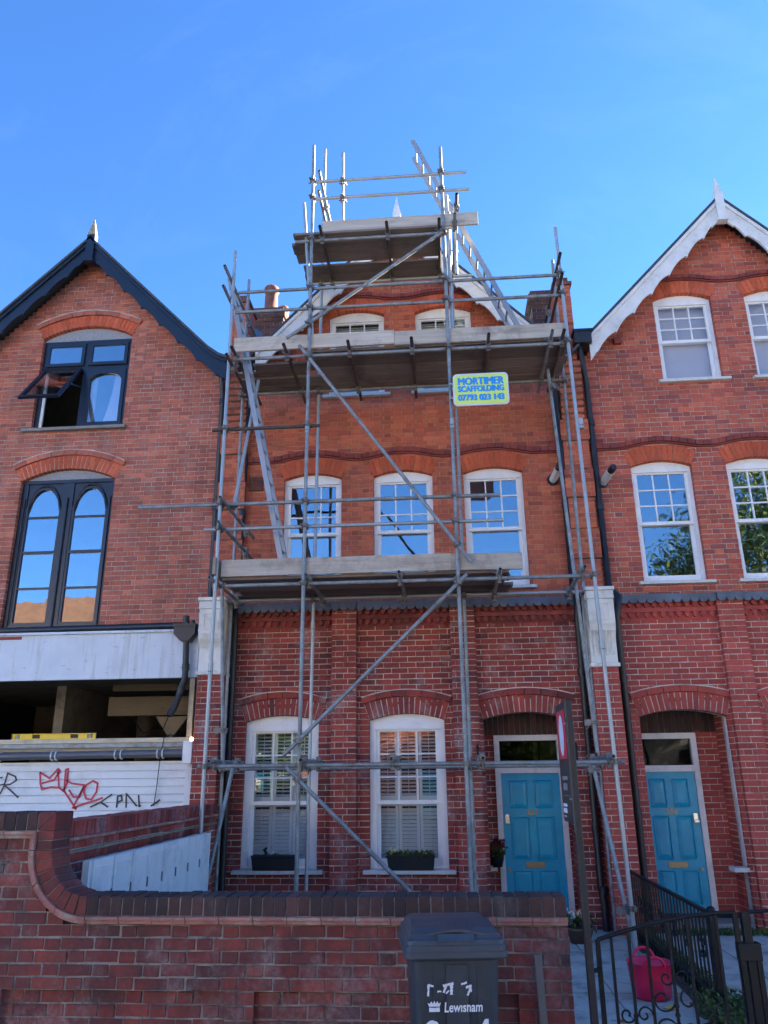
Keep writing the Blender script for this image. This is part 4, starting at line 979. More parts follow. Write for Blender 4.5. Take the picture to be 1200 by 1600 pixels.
def ramp_pt(s, off):
    """s = distance along the top of the moulding from x=-4.6; off = outward offset"""
    L1 = 1.80; L2 = .119; L3 = RR * PI / 2
    if s < L1: return (-4.6 + s, 1.372 + off)
    if s < L1 + L2: return (-2.80 + off, 1.372 - (s - L1))
    if s < L1 + L2 + L3:
        t = PI + (s - L1 - L2) / RR; return (RC[0] + (RR - off) * math.cos(t), RC[1] + (RR - off) * math.sin(t))
    return (RC[0] + (s - L1 - L2 - L3), ZB + off)
LT = 1.80 + .119 + RR * PI / 2 + 3.11
def coping_run(s0, s1, w):
    n = round((s1 - s0) / w); d = (s1 - s0) / n
    for i in range(n):
        a = s0 + i * d + .004; b = s0 + (i + 1) * d - .004; e = random.uniform(-.004, .004); y = random.uniform(-.004, .003)
        lo = [ramp_pt(a + (b - a) * k / 2, .004) for k in range(3)]; hi = [ramp_pt(a + (b - a) * k / 2, .117 + e) for k in range(3)]
        MB().strip(lo, hi, 5.474 + y, 5.736).build('coping_brick', BR_COPE_PORCH_SHADE if not 1.75 < s0 < 2.0 else BR_WALL, fw, .004)
coping_run(0, 1.795, .0782); coping_run(1.80, 1.92, .06); coping_run(1.92, 1.92 + RR * PI / 2, .0785); coping_run(1.92 + RR * PI / 2 + .001, LT, .0782)
MB().prism([(-2.80, 1.376), (-2.80, 1.49), (-2.684, 1.49)], 5.476, 5.735).build('coping_brick', BR_WALL, fw)
MB().prism([(-2.797, 1.374), (-2.682, 1.486), (-2.682, 1.374)], 5.477, 5.734).build('coping_brick', BR_WALL, fw)
def moulding_run(s0, s1, w):
    n = max(1, round((s1 - s0) / w)); d = (s1 - s0) / n
    for i in range(n):
        a = s0 + i * d + .0015; b = s0 + (i + 1) * d - .0015; q = random.uniform(-.003, .003); k5 = 5
        p = lambda o: [ramp_pt(a + (b - a) * k / k5, o) for k in range(k5 + 1)]
        m = MB(); m.strip(p(-.022), p(.0), 5.452 + q, 5.60); m.strip(p(-.046), p(-.023), 5.472 + q, 5.60)
        m.build('moulding_tile', TILEP, fw, .004)
moulding_run(0, 1.80, .225); moulding_run(1.801, 1.92, .12); moulding_run(1.92, 1.92 + RR * PI / 2, .21); moulding_run(1.92 + RR * PI / 2 + .001, LT, .225)
bkw.finish(fwb)

# ------------------------------------------------------------------ wall between the gardens
sw = thing('garden_wall', 'red brick side wall with soldier coping running back from the front wall towards the shop', 'wall', (-3.1, 8, -.1))
bks = Bricks(lambda px, py: py > 1400); mo = MB(); swb = MB().box(-3.1, -3.09, 7, 7.01, 0, .01).build('wall', MO_LOW, sw)
lay(bks, swb, BR_LOW, mo, 'y', -2.97, ZG, 1.155, lambda z: (5.74, 10.36), (), 'flemish', .075, thick=.23)
lay(bks, swb, BR_LOW, mo, 'y', -2.97, 1.175, 1.245, lambda z: (5.74, 10.36), (), 'flemish', .07, thick=.23)
mo.box(-3.19, -2.985, 5.74, 10.36, 1.24, 1.385)
swb.data = mo.mesh('wall', MO_LOW)
MB().box(-3.21, -2.945, 5.74, 10.36, 1.155, 1.176).build('ledge_course', plain('mossy_ledge', (.22, .20, .16), .95, var=.4, bump=.5), sw)
MB().prism_x([(5.74, 1.246), (10.36, 1.246), (10.36, 1.272), (5.74, 1.272)], -3.22, -2.925).build('moulding', TILEP, sw, .008)
n = 59; d = (10.36 - 5.74) / n
cop = MB().box(-.125, .12, -d / 2 + .004, d / 2 - .004, 0, .118).mesh('coping_brick', BR_LOW)
for i in range(n): inst('coping_brick', cop, (-3.08 + random.uniform(-.004, .004), 5.74 + (i + .5) * d, 1.274 + random.uniform(-.003, .003)), sw)
bks.finish(swb)

# ------------------------------------------------------------------ white cupboards against the side wall
t = thing('storage_cupboard', 'long row of white panelled cupboard doors standing along the side wall', 'cupboard', (-2.75, 7.8, -.1))
m = MB(); m.box(-2.785, -2.73, 6.20, 9.30, -.12, 1.115); m.build('carcass', TABW, t, .003)
for i in range(8):
    y0 = 6.235 + i * .383; y1 = y0 + .368; m = MB(); o = random.uniform(0, .012)
    m.box(-2.728, -2.712 + o, y0, y1, -.05, 1.118)
    for a, b, c_, d_ in ((y0 + .03, y1 - .03, 1.055, 1.065), (y0 + .03, y0 + .04, .1, 1.055), (y1 - .04, y1 - .03, .1, 1.055)): m.box(-2.712 + o, -2.706 + o, a, b, c_, d_)
    dd = m.build('cupboard_door', TABW, t)
    MB().box(-2.71 + o, -2.700 + o, y1 - .02, y1 - .005, .80, .88).build('hinge', COUPM, dd)
t = thing('drain_pipe', 'short black pipe leaning on the side wall left of the white cupboards', 'pipe', (-2.93, 5.98, -.1))
MB().tube((-2.93, 5.98, -.12), (-2.955 + .03, 6.03, 1.14), .028, 10).build('pipe', PIPEM, t); MB().tube((-2.926, 6.0, .5), (-2.925, 6.004, .56), .034, 10).build('collar', PIPEM, t)

# ------------------------------------------------------------------ scaffold
sc = thing('scaffold', 'galvanised tube scaffold with timber decks in front of the orange brick house', 'scaffold', (-.5, 9.9, -.1))
TR = .0242
def st(name, p0, p1, mat=None, label=None):
    p0 = Vector(p0); p1 = Vector(p1)
    o = MB().tube(p0, p1, TR, 12, hollow=True).build(name, mat or random.choice((GALV, GALV, GALV2)), sc)
    return o
def coupler_mesh():
    m = MB()
    m.tube((0, 0, -.024), (0, 0, .024), .033, 12); m.box(-.012, .012, -.055, -.03, -.022, .022)
    m.tube((-.024, .05, 0), (.024, .05, 0), .033, 12); m.box(-.02, .02, .02, .03, -.03, .03)
    m.tube((.03, -.01, 0), (.052, -.01, 0), .006, 6); m.tube((-.035, -.025, 0), (-.035, .02, 0), .007, 6); m.tube((-.035, -.04, 0), (-.035, -.025, 0), .012, 6)
    m.tube((0, .05, -.04), (0, .075, -.06), .007, 6); m.tube((.0, .085, -.03), (0, .085, .03), .008, 6)
    return m.mesh('coupler', COUPM)
CPL = coupler_mesh(); CPL.transform(Matrix.Scale(1.22, 4))
def coup(x, y, z, rz=0, rx=0): inst('coupler', CPL, (x, y, z), sc, (rx, 0, rz))
YO, YI = 9.30, 10.45
OX = [(-2.83, -2.85, 9.0), (-1.72, -1.725, 10.85), (.20, .195, 10.65), (1.885, 1.78, 9.07)]
IX = [(-2.945, -2.945, 9.33), (-1.81, -1.74, 11.88), (.27, .32, 10.66), (1.905, 1.905, 9.37)]
def ox(k, z): a, b, zt = OX[k]; return a + (b - a) * (z + .1) / (zt + .1)
def ix(k, z): a, b, zt = IX[k]; return a + (b - a) * (z + .1) / (zt + .1)
for k in range(4):
    a, b, zt = OX[k]
    st('standard', (a, YO, -.1), (b, YO, zt), GALV2 if k in (0, 3) else GALV)
    a, b, zt = IX[k]
    st('standard', (a, YI, -.1), (b, YI, zt), GALV if k != 1 else GALV2)
for x, y in [(OX[k][0], YO) for k in range(4)] + [(IX[k][0], YI) for k in range(4)]:
    MB().box(x - .11, x + .11, y - .11, y + .11, -.128, -.092).build('sole_board', BOARD, sc)
# sleeves on the standards
for x, y, z in ((-2.835, YO, 2.95), (-2.84, YO, 6.2), (ox(3, 3.1), YO, 3.12), (ox(3, 1.8), YO, 6.0), (.2, YO, 6.08), (-1.722, YO, 6.1), (ix(1, 3.7), YI, 3.65)):
    MB().tube((x, y, z - .07), (x, y, z + .07), .031, 10).build('sleeve', GALV2, sc)
    MB().tube((x - .02, y - .03, z - .03), (x + .02, y - .03, z - .03), .008, 6).build('sleeve_bolt', BRASS, sc)
# ledgers and guard rails (along x)
yo = YO + .05
def rail(name, x0, x1, y, z, mat=None, row='o', ks=range(4), dz=0):
    o = st(name, (x0, y, z), (x1, y, z + dz), mat)
    for k in ks:
        x = ox(k, z) if row == 'o' else ix(k, z); yy = YO if row == 'o' else YI
        zt = (OX if row == 'o' else IX)[k][2]
        if x0 - .02 < x < x1 + .02 and z < zt: coup(x, yy, z + dz * (x - x0) / (x1 - x0), 0 if y > yy else PI)
for z in (1.83,): rail('ledger', -2.93, 1.98, yo, z); rail('ledger', -2.96, 1.95, YI - .05, z - .02, None, 'i')
rail('ledger', -2.72, 1.86, yo, 3.99); rail('ledger', -2.98, 2.0, YI - .05, 4.03, None, 'i')
rail('guard_rail', -3.95, .77, yo, 5.08); rail('guard_rail', -3.05, .80, yo, 4.74)
rail('ledger', -2.78, 1.80, yo, 7.225); rail('ledger', -3.0, 1.96, YI - .05, 7.23, None, 'i')
rail('guard_rail', -2.80, 1.78, yo, 8.315); rail('guard_rail', -2.80, 1.79, yo, 7.985)
rail('guard_rail', -3.03, -1.56, yo, 6.155, RUSTY)
rail('ledger', -1.98, .25, yo, 9.135); rail('ledger', -2.0, .66, YI - .05, 9.14, GALV2, 'i')
rail('guard_rail', -1.80, .57, yo, 10.20, GALV2); rail('guard_rail', -1.76, .60, yo, 9.885, GALV2)
# transoms (along y)
def cross(name, x, z, y0=9.08, y1=10.86, mat=None, at=(YO + .05, YI - .05)):
    st(name, (x, y0, z), (x, y1, z), mat or random.choice((GALV, RUSTY)))
    for y in at:
        if y0 < y < y1: coup(x, y, z - .05, PI / 2, PI / 2)
for x in (-2.73, -1.67, -.64, .385, 1.81): cross('transom', x, 1.885, 9.10, 10.62, GALV)
for x in (-2.86, -1.66, -.52, .70, 1.70): cross('transom', x, 4.043, 9.10, 10.84)
for x in (-2.76, -2.04, -1.16, -.30, .735, 1.575, 1.73): cross('transom', x, 7.278, 9.10, 10.84, RUSTY if x < 1.5 else None)
for x in (-1.575, -.615, .135): cross('transom', x, 9.188, 9.10, 10.62, RUSTY)
# end rails
for x, zs_, y0, y1 in ((-2.775, (4.745, 5.075), 9.05, 10.85), (-2.90, (8.20, 8.53), 9.0, 10.9), (-1.69, (10.26, 10.64), 9.6, 10.9), (1.765, (8.12, 8.45), 9.05, 10.75)):
    for z in zs_: cross('end_rail', x, z, y0, y1, GALV if x < 1.5 else RUSTY, (YI - .05,))
cross('end_rail', -2.80, 7.12, 9.02, 10.8, RUSTY); cross('end_rail', .40, 9.60, 9.1, 10.4, RUSTY); cross('end_rail', .36, 9.30, 9.15, 10.5, GALV)
# lapped poles, posts
st('standard', (-1.87, 9.38, 9.856), (-1.69, 9.36, 7.50), GALV2)
st('standard', (-1.29, 9.40, 10.76), (-1.28, 9.40, 9.22), GALV2)
for z in (9.885, 10.2): coup(-1.285, 9.40, z, PI)
st('standard', (.262, 9.42, 9.86), (.262, 9.42, 7.3), GALV2); st('standard', (.37, 9.5, 9.68), (.36, 9.6, 8.6), GALV2)
# braces
for p0, p1 in (((-2.03, 9.235, 7.45), (.235, 9.235, 9.11)), ((-1.85, 9.235, 7.33), (.36, 9.235, 4.18)), ((.30, 9.235, 4.02), (-1.90, 9.235, 1.935)), ((-1.86, 9.235, 1.81), (.19, 9.235, -.09))):
    st('brace', p0, p1, GALV)
    a = Vector(p0); b = Vector(p1)
    for k in (1, 2):
        t_ = (ox(k, 5) - a.x) / (b.x - a.x)
        if .02 < t_ < 1: q = a + (b - a) * t_; coup(q.x, q.y, q.z, 0)
st('brace', (-2.86, 9.62, 4.29), (-2.71, 9.62, 1.85), GALV); st('brace', (-2.67, 10.0, 1.90), (-2.90, 9.45, -.09), GALV)
st('brace', (-2.53, 9.75, 7.10), (-2.70, 9.45, 5.08), GALV2)
st('brace', (1.63, 10.1, 7.25), (1.80, 9.98, 1.95), GALV); st('brace', (1.72, 9.90, 1.80), (1.90, 9.40, -.09), GALV)
for x, y, z in ((1.70, 10.0, 6.9), (1.79, 9.98, 2.3), (-2.72, 10.0, 1.85), (-2.74, 9.62, 2.25), (1.86, 9.5, .3), (1.73, 9.9, 1.75), (-2.70, 9.45, 5.1), (1.885, YO, .35)): coup(x, y, z, random.uniform(0, 3))
# boards: decks and toe boards
def board(name, x0, x1, y0, z0, w=.222, t_=.038, mat=None, dz=0, parent=None):
    w -= .004; z0 += random.uniform(0, .005)
    m = MB().box(x0, x1, y0, y0 + w, z0, z0 + t_)
    o = m.build(name, mat or BOARD_SHADE, sc, .004)
    for x in (x0, x1):
        MB().box(x - .002 if x == x0 else x - .03, x + .03 if x == x0 else x + .002, y0 - .0015, y0 + w + .0015, z0 - .0015, z0 + t_ + .0015).build('end_band', COUPM, o)
    return o
zd = 4.069
for k, (x0, x1) in enumerate(((-2.78, .83), (-2.82, .86), (-2.80, .80), (-2.75, .93), (-2.84, .90))): board('deck_board', x0, x1, 9.39 + k * .228, zd + .0015 * k)
zd = 7.304
for k, (x0, x1) in enumerate(((-1.70, 1.86), (-1.80, 1.84), (-1.66, 1.88))): board('deck_board', x0, x1, 9.39 + k * .228, zd)
for k, (x0, x1) in enumerate(((-2.90, 1.86), (-2.96, 1.80))): board('deck_board', x0, x1, 10.09 + k * .228, zd)
board('deck_board', -2.62, -1.68, 9.75, zd + .04); board('deck_board', -2.92, -1.9, 9.98, zd + .0395)
zd = 9.214
for k, (x0, x1) in enumerate(((-2.0, .15), (-2.06, .16), (-2.04, .14))): board('deck_board', x0, x1, 9.30 + k * .228, zd)
for k, (x0, x1) in enumerate(((-1.98, .16), (-2.0, .15))): board('deck_board', x0, x1, 10.06 + k * .228, zd)
def toe(x0, x1, y, z0, z1, dz=0.0):
    m = MB(); m.add([(x0, y, z0), (x1, y, z0 + dz), (x1, y + .038, z0 + dz), (x0, y + .038, z0), (x0, y, z1), (x1, y, z1 + dz), (x1, y + .038, z1 + dz), (x0, y + .038, z1)],
        [(0, 3, 2, 1), (4, 5, 6, 7), (0, 1, 5, 4), (1, 2, 6, 5), (2, 3, 7, 6), (3, 0, 4, 7)])
    return m.build('toe_board', BOARD, sc, .004)
toe(-2.79, .12, 9.336, 4.109, 4.325); toe(.123, .995, 9.339, 4.108, 4.318, -.01)
toe(-2.80, -.545, 9.336, 7.345, 7.562); toe(-.54, 1.81, 9.338, 7.325, 7.54); toe(-1.57, .70, 9.336, 9.255, 9.465)
m = MB().box(-2.862, -2.824, 9.2, 10.3, 4.11, 4.33); m.build('toe_board', BOARD, sc, .004)
# ------------------------------------------------------------------ ladders
def ladder(label, b0, t0, y0, y1, spacing=.25):
    a = Vector((b0[0], 0, b0[1])); b = Vector((t0[0], 0, t0[1])); d = (b - a); L = d.length; d.normalize()
    t = thing('ladder', label, 'ladder', (b0[0], (y0 + y1) / 2, b0[1]))
    for y in (y0, y1):
        MB().bar((a.x, y, a.z), (b.x, y, b.z), .03, .07, (-d.z, 0, d.x)).build('stile', ALU, t, .004)
        MB().bar((a.x - d.x * .01, y, a.z - d.z * .01), (a.x + d.x * .04, y, a.z + d.z * .04), .036, .076, (-d.z, 0, d.x)).build('foot_cap', BLACK, t)
    s = .2
    while s < L - .1:
        p = a + d * s; MB().tube((p.x, y0 + .012, p.z), (p.x, y1 - .012, p.z), .015, 8).build('rung', ALU, t); s += spacing
    return t
ladder('aluminium ladder rising from the lowest deck at the left end of the scaffold', (-2.02, 4.115), (-2.99, 8.72), 9.56, 9.92)
ladder('aluminium ladder climbing from the middle deck to the top deck above the right gable slope', (1.33, 7.36), (-.225, 11.13), 9.62, 9.98)
# ------------------------------------------------------------------ scaffold firm's sign
t = thing('sign_board', 'lime and blue scaffolding firm sign clamped to the scaffold below the middle deck', 'sign', (.59, 9.25, 6.29))
def rrect(x0, x1, z0, z1, r, n=5):
    pts = []
    for cx, cz, a in ((x1 - r, z1 - r, 0), (x0 + r, z1 - r, 90), (x0 + r, z0 + r, 180), (x1 - r, z0 + r, 270)):
        pts += [(cx + r * math.cos(R(a + 90 * k / n)), cz + r * math.sin(R(a + 90 * k / n))) for k in range(n + 1)]
    return pts
MB().prism(rrect(.232, .962, 6.292, 6.762, .06), 9.225, 9.236).build('panel', SIGNW, t)
MB().prism(rrect(.252, .942, 6.312, 6.742, .045), 9.2225, 9.2245).build('face', SIGNY, t)
for txt, z, size, sx, mt in (('MORTIMER', 6.642, .148, 1.0, SIGNB), ('SCAFFOLDING', 6.532, .118, .98, SIGNB), ('07793 023 143', 6.405, .118, .93, SIGNB)):
    q = text_mesh('lettering', txt, size, mt, t, (.597, 9.2195, z), (PI / 2, 0, 0), .0008, 0, sx, smear=[(d, 0) for d in (-.007, -.0035, 0, .0035, .007)] + [(d, e) for d in (-.007, .007) for e in (-.0025, .0025)])
    q2 = text_mesh('letter_shadow', txt, size, SIGNN, t, (.6025, 9.2215, z - .005), (PI / 2, 0, 0), .0004, 0, sx, smear=[(d, 0) for d in (-.005, 0, .005)])
    for o in (q, q2):
        wd = max(v.co.x for v in o.data.vertices) - min(v.co.x for v in o.data.vertices)
        o.scale = (.605 / wd, 1, 1)
for z in (6.42, 6.63): MB().box(.19, .25, 9.236, 9.262, z - .012, z + .012).build('clip', GALV2, t)

# ------------------------------------------------------------------ wheelie bin
BZ = -.104
tb = thing('wheelie_bin', 'dark grey wheelie bin with worn white lettering in front of the garden wall', 'bin', (-.03, 4.93, BZ))
def bt(x, y, z):                               # bin space (front = -y) to world, turned a little to the right
    a = R(7); return (-.03 + x * math.cos(a) - y * math.sin(a), 4.93 + x * math.sin(a) + y * math.cos(a), BZ + z)
def loft(m, rings, cap=True, smooth=False):
    n = len(rings[0]); vs = [bt(*p) for r in rings for p in r]
    fs = [(k * n + i, k * n + (i + 1) % n, (k + 1) * n + (i + 1) % n, (k + 1) * n + i) for k in range(len(rings) - 1) for i in range(n)]
    if cap: fs += [list(range(n)), list(range((len(rings) - 1) * n, len(rings) * n))]
    m.add(vs, fs, smooth); return m
def rr(w, d, z, r, y=0, n=4):
    pts = []
    for cx, cy, a in ((w / 2 - r, d / 2 - r, 0), (-w / 2 + r, d / 2 - r, 90), (-w / 2 + r, -d / 2 + r, 180), (w / 2 - r, -d / 2 + r, 270)):
        pts += [(cx + r * math.cos(R(a + 90 * k / n)), y + cy + r * math.sin(R(a + 90 * k / n)), z) for k in range(n + 1)]
    return pts
m = MB(); loft(m, [rr(.40, .44, .06, .05, .02), rr(.415, .48, .3, .05, .01), rr(.455, .55, .80, .05), rr(.462, .56, .88, .05), rr(.50, .60, .885, .05), rr(.505, .605, .92, .05)], True)
m.build('body', PLASTIC, tb, .004)
m = MB(); loft(m, [rr(.115, .006, .12, .002, -.268), rr(.115, .006, .86, .002, -.286)]); 
for x in (-.115, .115):
    loft(m, [[(x - .008, -.225, .1), (x + .008, -.225, .1), (x + .008, -.215, .1), (x - .008, -.215, .1)], [(x - .008, -.283, .86), (x + .008, -.283, .86), (x + .008, -.27, .86), (x - .008, -.27, .86)]])
m.build('front_rib', PLASTIC, tb)
m = MB()
loft(m, [rr(.535, .63, .892, .035, -.005), rr(.548, .645, .900, .035, -.005), rr(.548, .645, .925, .035, -.005), rr(.536, .633, .930, .035, -.005), rr(.536, .633, .955, .035, -.005), rr(.522, .62, .960, .035, -.005), rr(.516, .61, .980, .035, -.005), rr(.49, .58, .985, .035, 0), rr(.475, .56, 1.0, .035, .005), rr(.43, .50, 1.024, .035, .03), rr(.30, .38, 1.030, .035, .04)], True)
LIDP = plain('bin_lid_plastic', (.048, .058, .070), .42, var=.2, scale=5, bump=.1, dirt=(.10, .105, .11), dirt_amt=.6)
lid = m.build('lid', LIDP, tb, .003)
m = MB(); n = 14; A = []; B = []
for i in range(n + 1):
    u = -1 + 2 * i / n; x = .235 * u; zl = .018 * math.cos(u * PI * .9) if abs(u) < .62 else .018 * math.cos(.62 * PI * .9)
    A.append((x, -.27 - .012 * (1 - u * u), .998 + zl + .01)); B.append((x * .92, -.02, 1.042))
vs = [bt(*p) for p in A] + [bt(*p) for p in B] + [bt(p[0], p[1], p[2] - .012) for p in A] + [bt(p[0], p[1], p[2] - .012) for p in B]
N1 = n + 1; fs = []
for i in range(n): fs += [(i, i + 1, N1 + i + 1, N1 + i), (2 * N1 + i, 3 * N1 + i, 3 * N1 + i + 1, 2 * N1 + i + 1), (i, 2 * N1 + i, 2 * N1 + i + 1, i + 1), (N1 + i, N1 + i + 1, 3 * N1 + i + 1, 3 * N1 + i)]
fs += [(0, N1, 3 * N1, 2 * N1), (n, 2 * N1 + n, 3 * N1 + n, N1 + n)]
m.add(vs, fs); m.build('lid_grip', LIDP, lid)
m = MB(); loft(m, [rr(.20, .02, .975, .004, -.312), rr(.19, .02, 1.008, .004, -.285)]); m.build('lid_boss', LIDP, lid)
m = MB(); m.tube(bt(-.2, .33, .93), bt(.2, .33, .93), .016, 10)
for x in (-.2, .2): m.tube(bt(x, .28, .92), bt(x, .335, .93), .02, 8)
m.build('handle', PLASTIC, tb)
for x in (-.235, .235):
    o = MB().tube(bt(x - .025, .20, .10), bt(x + .025, .20, .10), .10, 18).build('wheel', BLACK, tb)
def on_front(z): return -.235 - .05 * (z - .12) / .74 - .012
def btext(txt, x, z, size, bold, sx=1, shear=0):
    p = bt(x, on_front(z) - .001, z); return text_mesh('lettering', txt, size, PRINT, tb, p, (PI / 2 - .0, 0, R(7)), .0006, bold, sx, shear=shear)
o = btext('Lewisham', .028, .665, .062, .0010, .82, .12); o.rotation_euler = (R(86), 0, R(7))
def flat(polys, name, mat):
    for pol in polys:
        m = MB(); n = len(pol); vs = [bt(x, on_front(z) - .0012, z) for x, z in pol] + [bt(x, on_front(z) + .002, z) for x, z in pol]
        m.add(vs, [list(range(n)), list(range(2 * n - 1, n - 1, -1))] + [[i, (i + 1) % n, n + (i + 1) % n, n + i] for i in range(n)])
        m.build(name, mat, tb)
cw = [(-.150, .672), (-.158, .690), (-.146, .684), (-.138, .696), (-.130, .684), (-.1225, .698), (-.115, .684), (-.107, .696), (-.099, .684), (-.088, .690), (-.095, .672)]
flat([cw, [(-.150, .648), (-.150, .668), (-.1225, .666), (-.095, .668), (-.095, .648)]], 'crown_emblem', PRINT)
random.seed(3)
wp = []
for (x0, z0, x1, z1, q) in ((-.155, .72, -.15, .775, .006), (-.148, .772, -.125, .765, .005), (-.105, .74, -.085, .742, .004), (-.072, .735, -.055, .775, .006), (-.075, .765, -.02, .778, .007), (-.032, .725, -.03, .772, .008), (.02, .772, .05, .78, .005), (.045, .755, .075, .765, .007), (.052, .72, .068, .752, .006), (.07, .76, .073, .735, .004), (-.06, .73, -.045, .745, .004)):
    d = Vector((x1 - x0, z1 - z0)).normalized() * q; nrm = (-d.y, d.x); k = 7
    L = [(x0 + (x1 - x0) * i / k + nrm[0] * random.uniform(.5, 1.2), z0 + (z1 - z0) * i / k + nrm[1] * random.uniform(.5, 1.2)) for i in range(k + 1)]
    M2 = [(x0 + (x1 - x0) * i / k - nrm[0] * random.uniform(.5, 1.2), z0 + (z1 - z0) * i / k - nrm[1] * random.uniform(.5, 1.2)) for i in range(k + 1)]
    wp.append(L + M2[::-1])
flat(wp, 'worn_lettering', PRINT)
for i, c in enumerate('254'):
    o = btext(c, -.125 + i * .125, .505, .235, .010, .78); o.rotation_euler = (R(86), 0, R(7))
random.seed(11)
# ------------------------------------------------------------------ estate agent's board on its post
t = thing('agent_board', 'charcoal and red estate agent board seen edge-on, on a black post by the garden gate', 'sign', (.80, 5.35, -.1))
m = MB().box(.780, .824, 5.33, 5.375, -.13, 2.17); m.build('post', CHARC, t, .006)
MB().box(.7785, .7795, 5.338, 5.342, 1.35, 2.16).build('edge_highlight', ALU, t)  # thin pale strip paints the highlight along the post edge
MB().prism_x([(5.376, 1.40), (5.376, 2.165), (5.84, 2.165), (5.84, 1.42), (5.80, 1.40)], .783, .795).build('panel', CHARC, t)
MB().prism_x([(5.42, 1.80), (5.42, 2.115), (5.80, 2.115), (5.80, 1.80)], .780, .783).build('red_patch', RED, t)
MB().prism_x([(5.61 + .095 * math.cos(2 * PI * k / 24), 1.955 + .135 * math.sin(2 * PI * k / 24)) for k in range(24)], .778, .780).build('white_oval', SIGNW, t)
for y0, y1, z0, z1 in ((5.52, 5.74, 1.665, 1.69), (5.54, 5.72, 1.60, 1.645), (5.46, 5.80, 1.565, 1.569), (5.62, 5.80, 1.495, 1.515), (5.64, 5.80, 1.455, 1.485), (5.68, 5.80, 1.43, 1.436)):
    mm = MB()
    n = max(1, int((y1 - y0) / .035))
    for k in range(n): mm.box(.7805, .783, y0 + (y1 - y0) * k / n, y0 + (y1 - y0) * (k + .72) / n, z0, z1)
    mm.build('small_print', PRINT if z1 < 1.55 else SILLG, t)
MB().prism_x([(5.376, 1.42), (5.376, 2.15), (5.90, 2.15), (5.90, 1.42)], .812, .822).build('panel', CHARC, t)
for z in (1.55, 2.02): MB().tube((.77, 5.39, z), (.835, 5.39, z), .007, 8).build('bolt', GALV2, t)
# ------------------------------------------------------------------ gates and railings
def scroll(m, c, r, turns, sgn, r0, axis='x', up=1, n=26):
    pts = []
    for k in range(n + 1):
        t_ = k / n; q = r * (1 - .82 * t_); a = sgn * turns * 2 * PI * t_
        u = c[0] + q * math.cos(a); v_ = c[2] + up * q * math.sin(a)
        pts.append((u, c[1], v_) if axis == 'x' else (c[0], c[1] + q * math.cos(a), v_))
    m.path(pts, r0, 6)
tg = thing('garden_gate', 'black wrought iron gate with arched top rail and scrolls beside the agent board', 'gate', (1.33, 5.6, -.1))
GX = [.90, .985, 1.095, 1.205, 1.345, 1.462, 1.645, 1.765]
def gz(x): t_ = (x - .90) / .87; return .71 + .155 * math.sin(t_ * PI / 2)
m = MB(); m.path([(.90 + .87 * k / 20, 5.6, gz(.90 + .87 * k / 20)) for k in range(21)], .013, 8); m.build('top_rail', BLACK, tg)
for z in (.02,): MB().box(.89, 1.775, 5.59, 5.61, z, z + .03).build('bottom_rail', BLACK, tg)
for i, x in enumerate(GX):
    r_ = .014 if i in (0, len(GX) - 1) else .0085
    MB().box(x - r_, x + r_, 5.6 - r_, 5.6 + r_, -.06, gz(x)).build('bar', BLACK, tg)
for x, z, r_ in ((1.095, .245, .05), (1.345, .30, .075), (1.56, .27, .05)):
    for sx in (-1, 1):
        for up in (-1, 1):
            m = MB(); scroll(m, (x + sx * r_ * 1.05, 5.6, z + up * r_ * 1.1), r_, 1.15, sx * 1, .006, up=up); m.build('scroll', BLACK, tg)
    m = MB()
    for q in (-.05, .05, .0): m.tube((x, 5.6, z + q - .008), (x, 5.6, z + q + .008), .016, 8)
    m.build('collar', BLACK, tg)
for sx in (-1, 1):
    m = MB(); scroll(m, (1.345 + sx * .045, 5.6, .50), .045, 1.1, sx, .006); m.build('scroll', BLACK, tg)
m = MB(); m.bar((.83, 5.50, .55), (.90, 5.59, .55), .02, .02); m.bar((.83, 5.50, .1), (.90, 5.59, .1), .02, .02); m.build('hinge', BLACK, tg)
tp = thing('gate_post', 'black iron gate post at the right edge of the arched gate', 'post', (1.83, 5.6, -.1))
m = MB(); m.box(1.80, 1.85, 5.575, 5.625, -.13, .87); m.build('post', BLACK, tp, .004)
for x in (1.772, 1.868): MB().box(x - .016, x + .016, 5.57, 5.63, -.13, .70).build('cheek', BLACK, tp, .003)
m = MB(); m.box(1.752, 1.89, 5.565, 5.635, .60, .70); m.build('latch_plate', BLACK, tp, .006)
tn = thing('garden_gate', 'neighbouring black iron gate right of the gate post, mostly out of the picture', 'gate', (2.3, 5.62, -.1))
MB().path([(1.85 + .9 * k / 10, 5.62, .865 + .02 * math.sin(k / 10 * PI)) for k in range(11)], .012, 8).build('top_rail', BLACK, tn)
for x in (2.02, 2.16, 2.30, 2.44, 2.58, 2.72): MB().box(x - .008, x + .008, 5.612, 5.628, -.05, .87).build('bar', BLACK, tn)
MB().box(1.88, 2.75, 5.61, 5.63, .02, .05).build('bottom_rail', BLACK, tn)
tr_ = thing('railing', 'black iron railing running back between the two garden paths to the house', 'railing', (2.09, 8.8, -.1))
RX = 2.09
MB().box(RX - .018, RX + .018, 7.25, 10.36, .60, .625).build('top_rail', BLACK, tr_); MB().box(RX - .012, RX + .012, 7.25, 10.36, .0, .02).build('bottom_rail', BLACK, tr_)
k = 0; y = 7.36
while y < 10.3:
    MB().box(RX - .008, RX + .008, y - .008, y + .008, -.10, .60).build('bar', BLACK, tr_)
    if k % 4 == 2:
        m = MB()
        for s_ in (-1, 1):
            scroll(m, (RX, y + s_ * .04, .36), .04, 1.1, s_, .006, 'y'); scroll(m, (RX, y + s_ * .04, .26), .04, 1.1, s_, .006, 'y', -1)
        m.path([(RX, y - .04, .31), (RX, y, .33), (RX, y + .04, .31)], .006, 6)
        m.build('scroll', BLACK, tr_)
    y += .112; k += 1
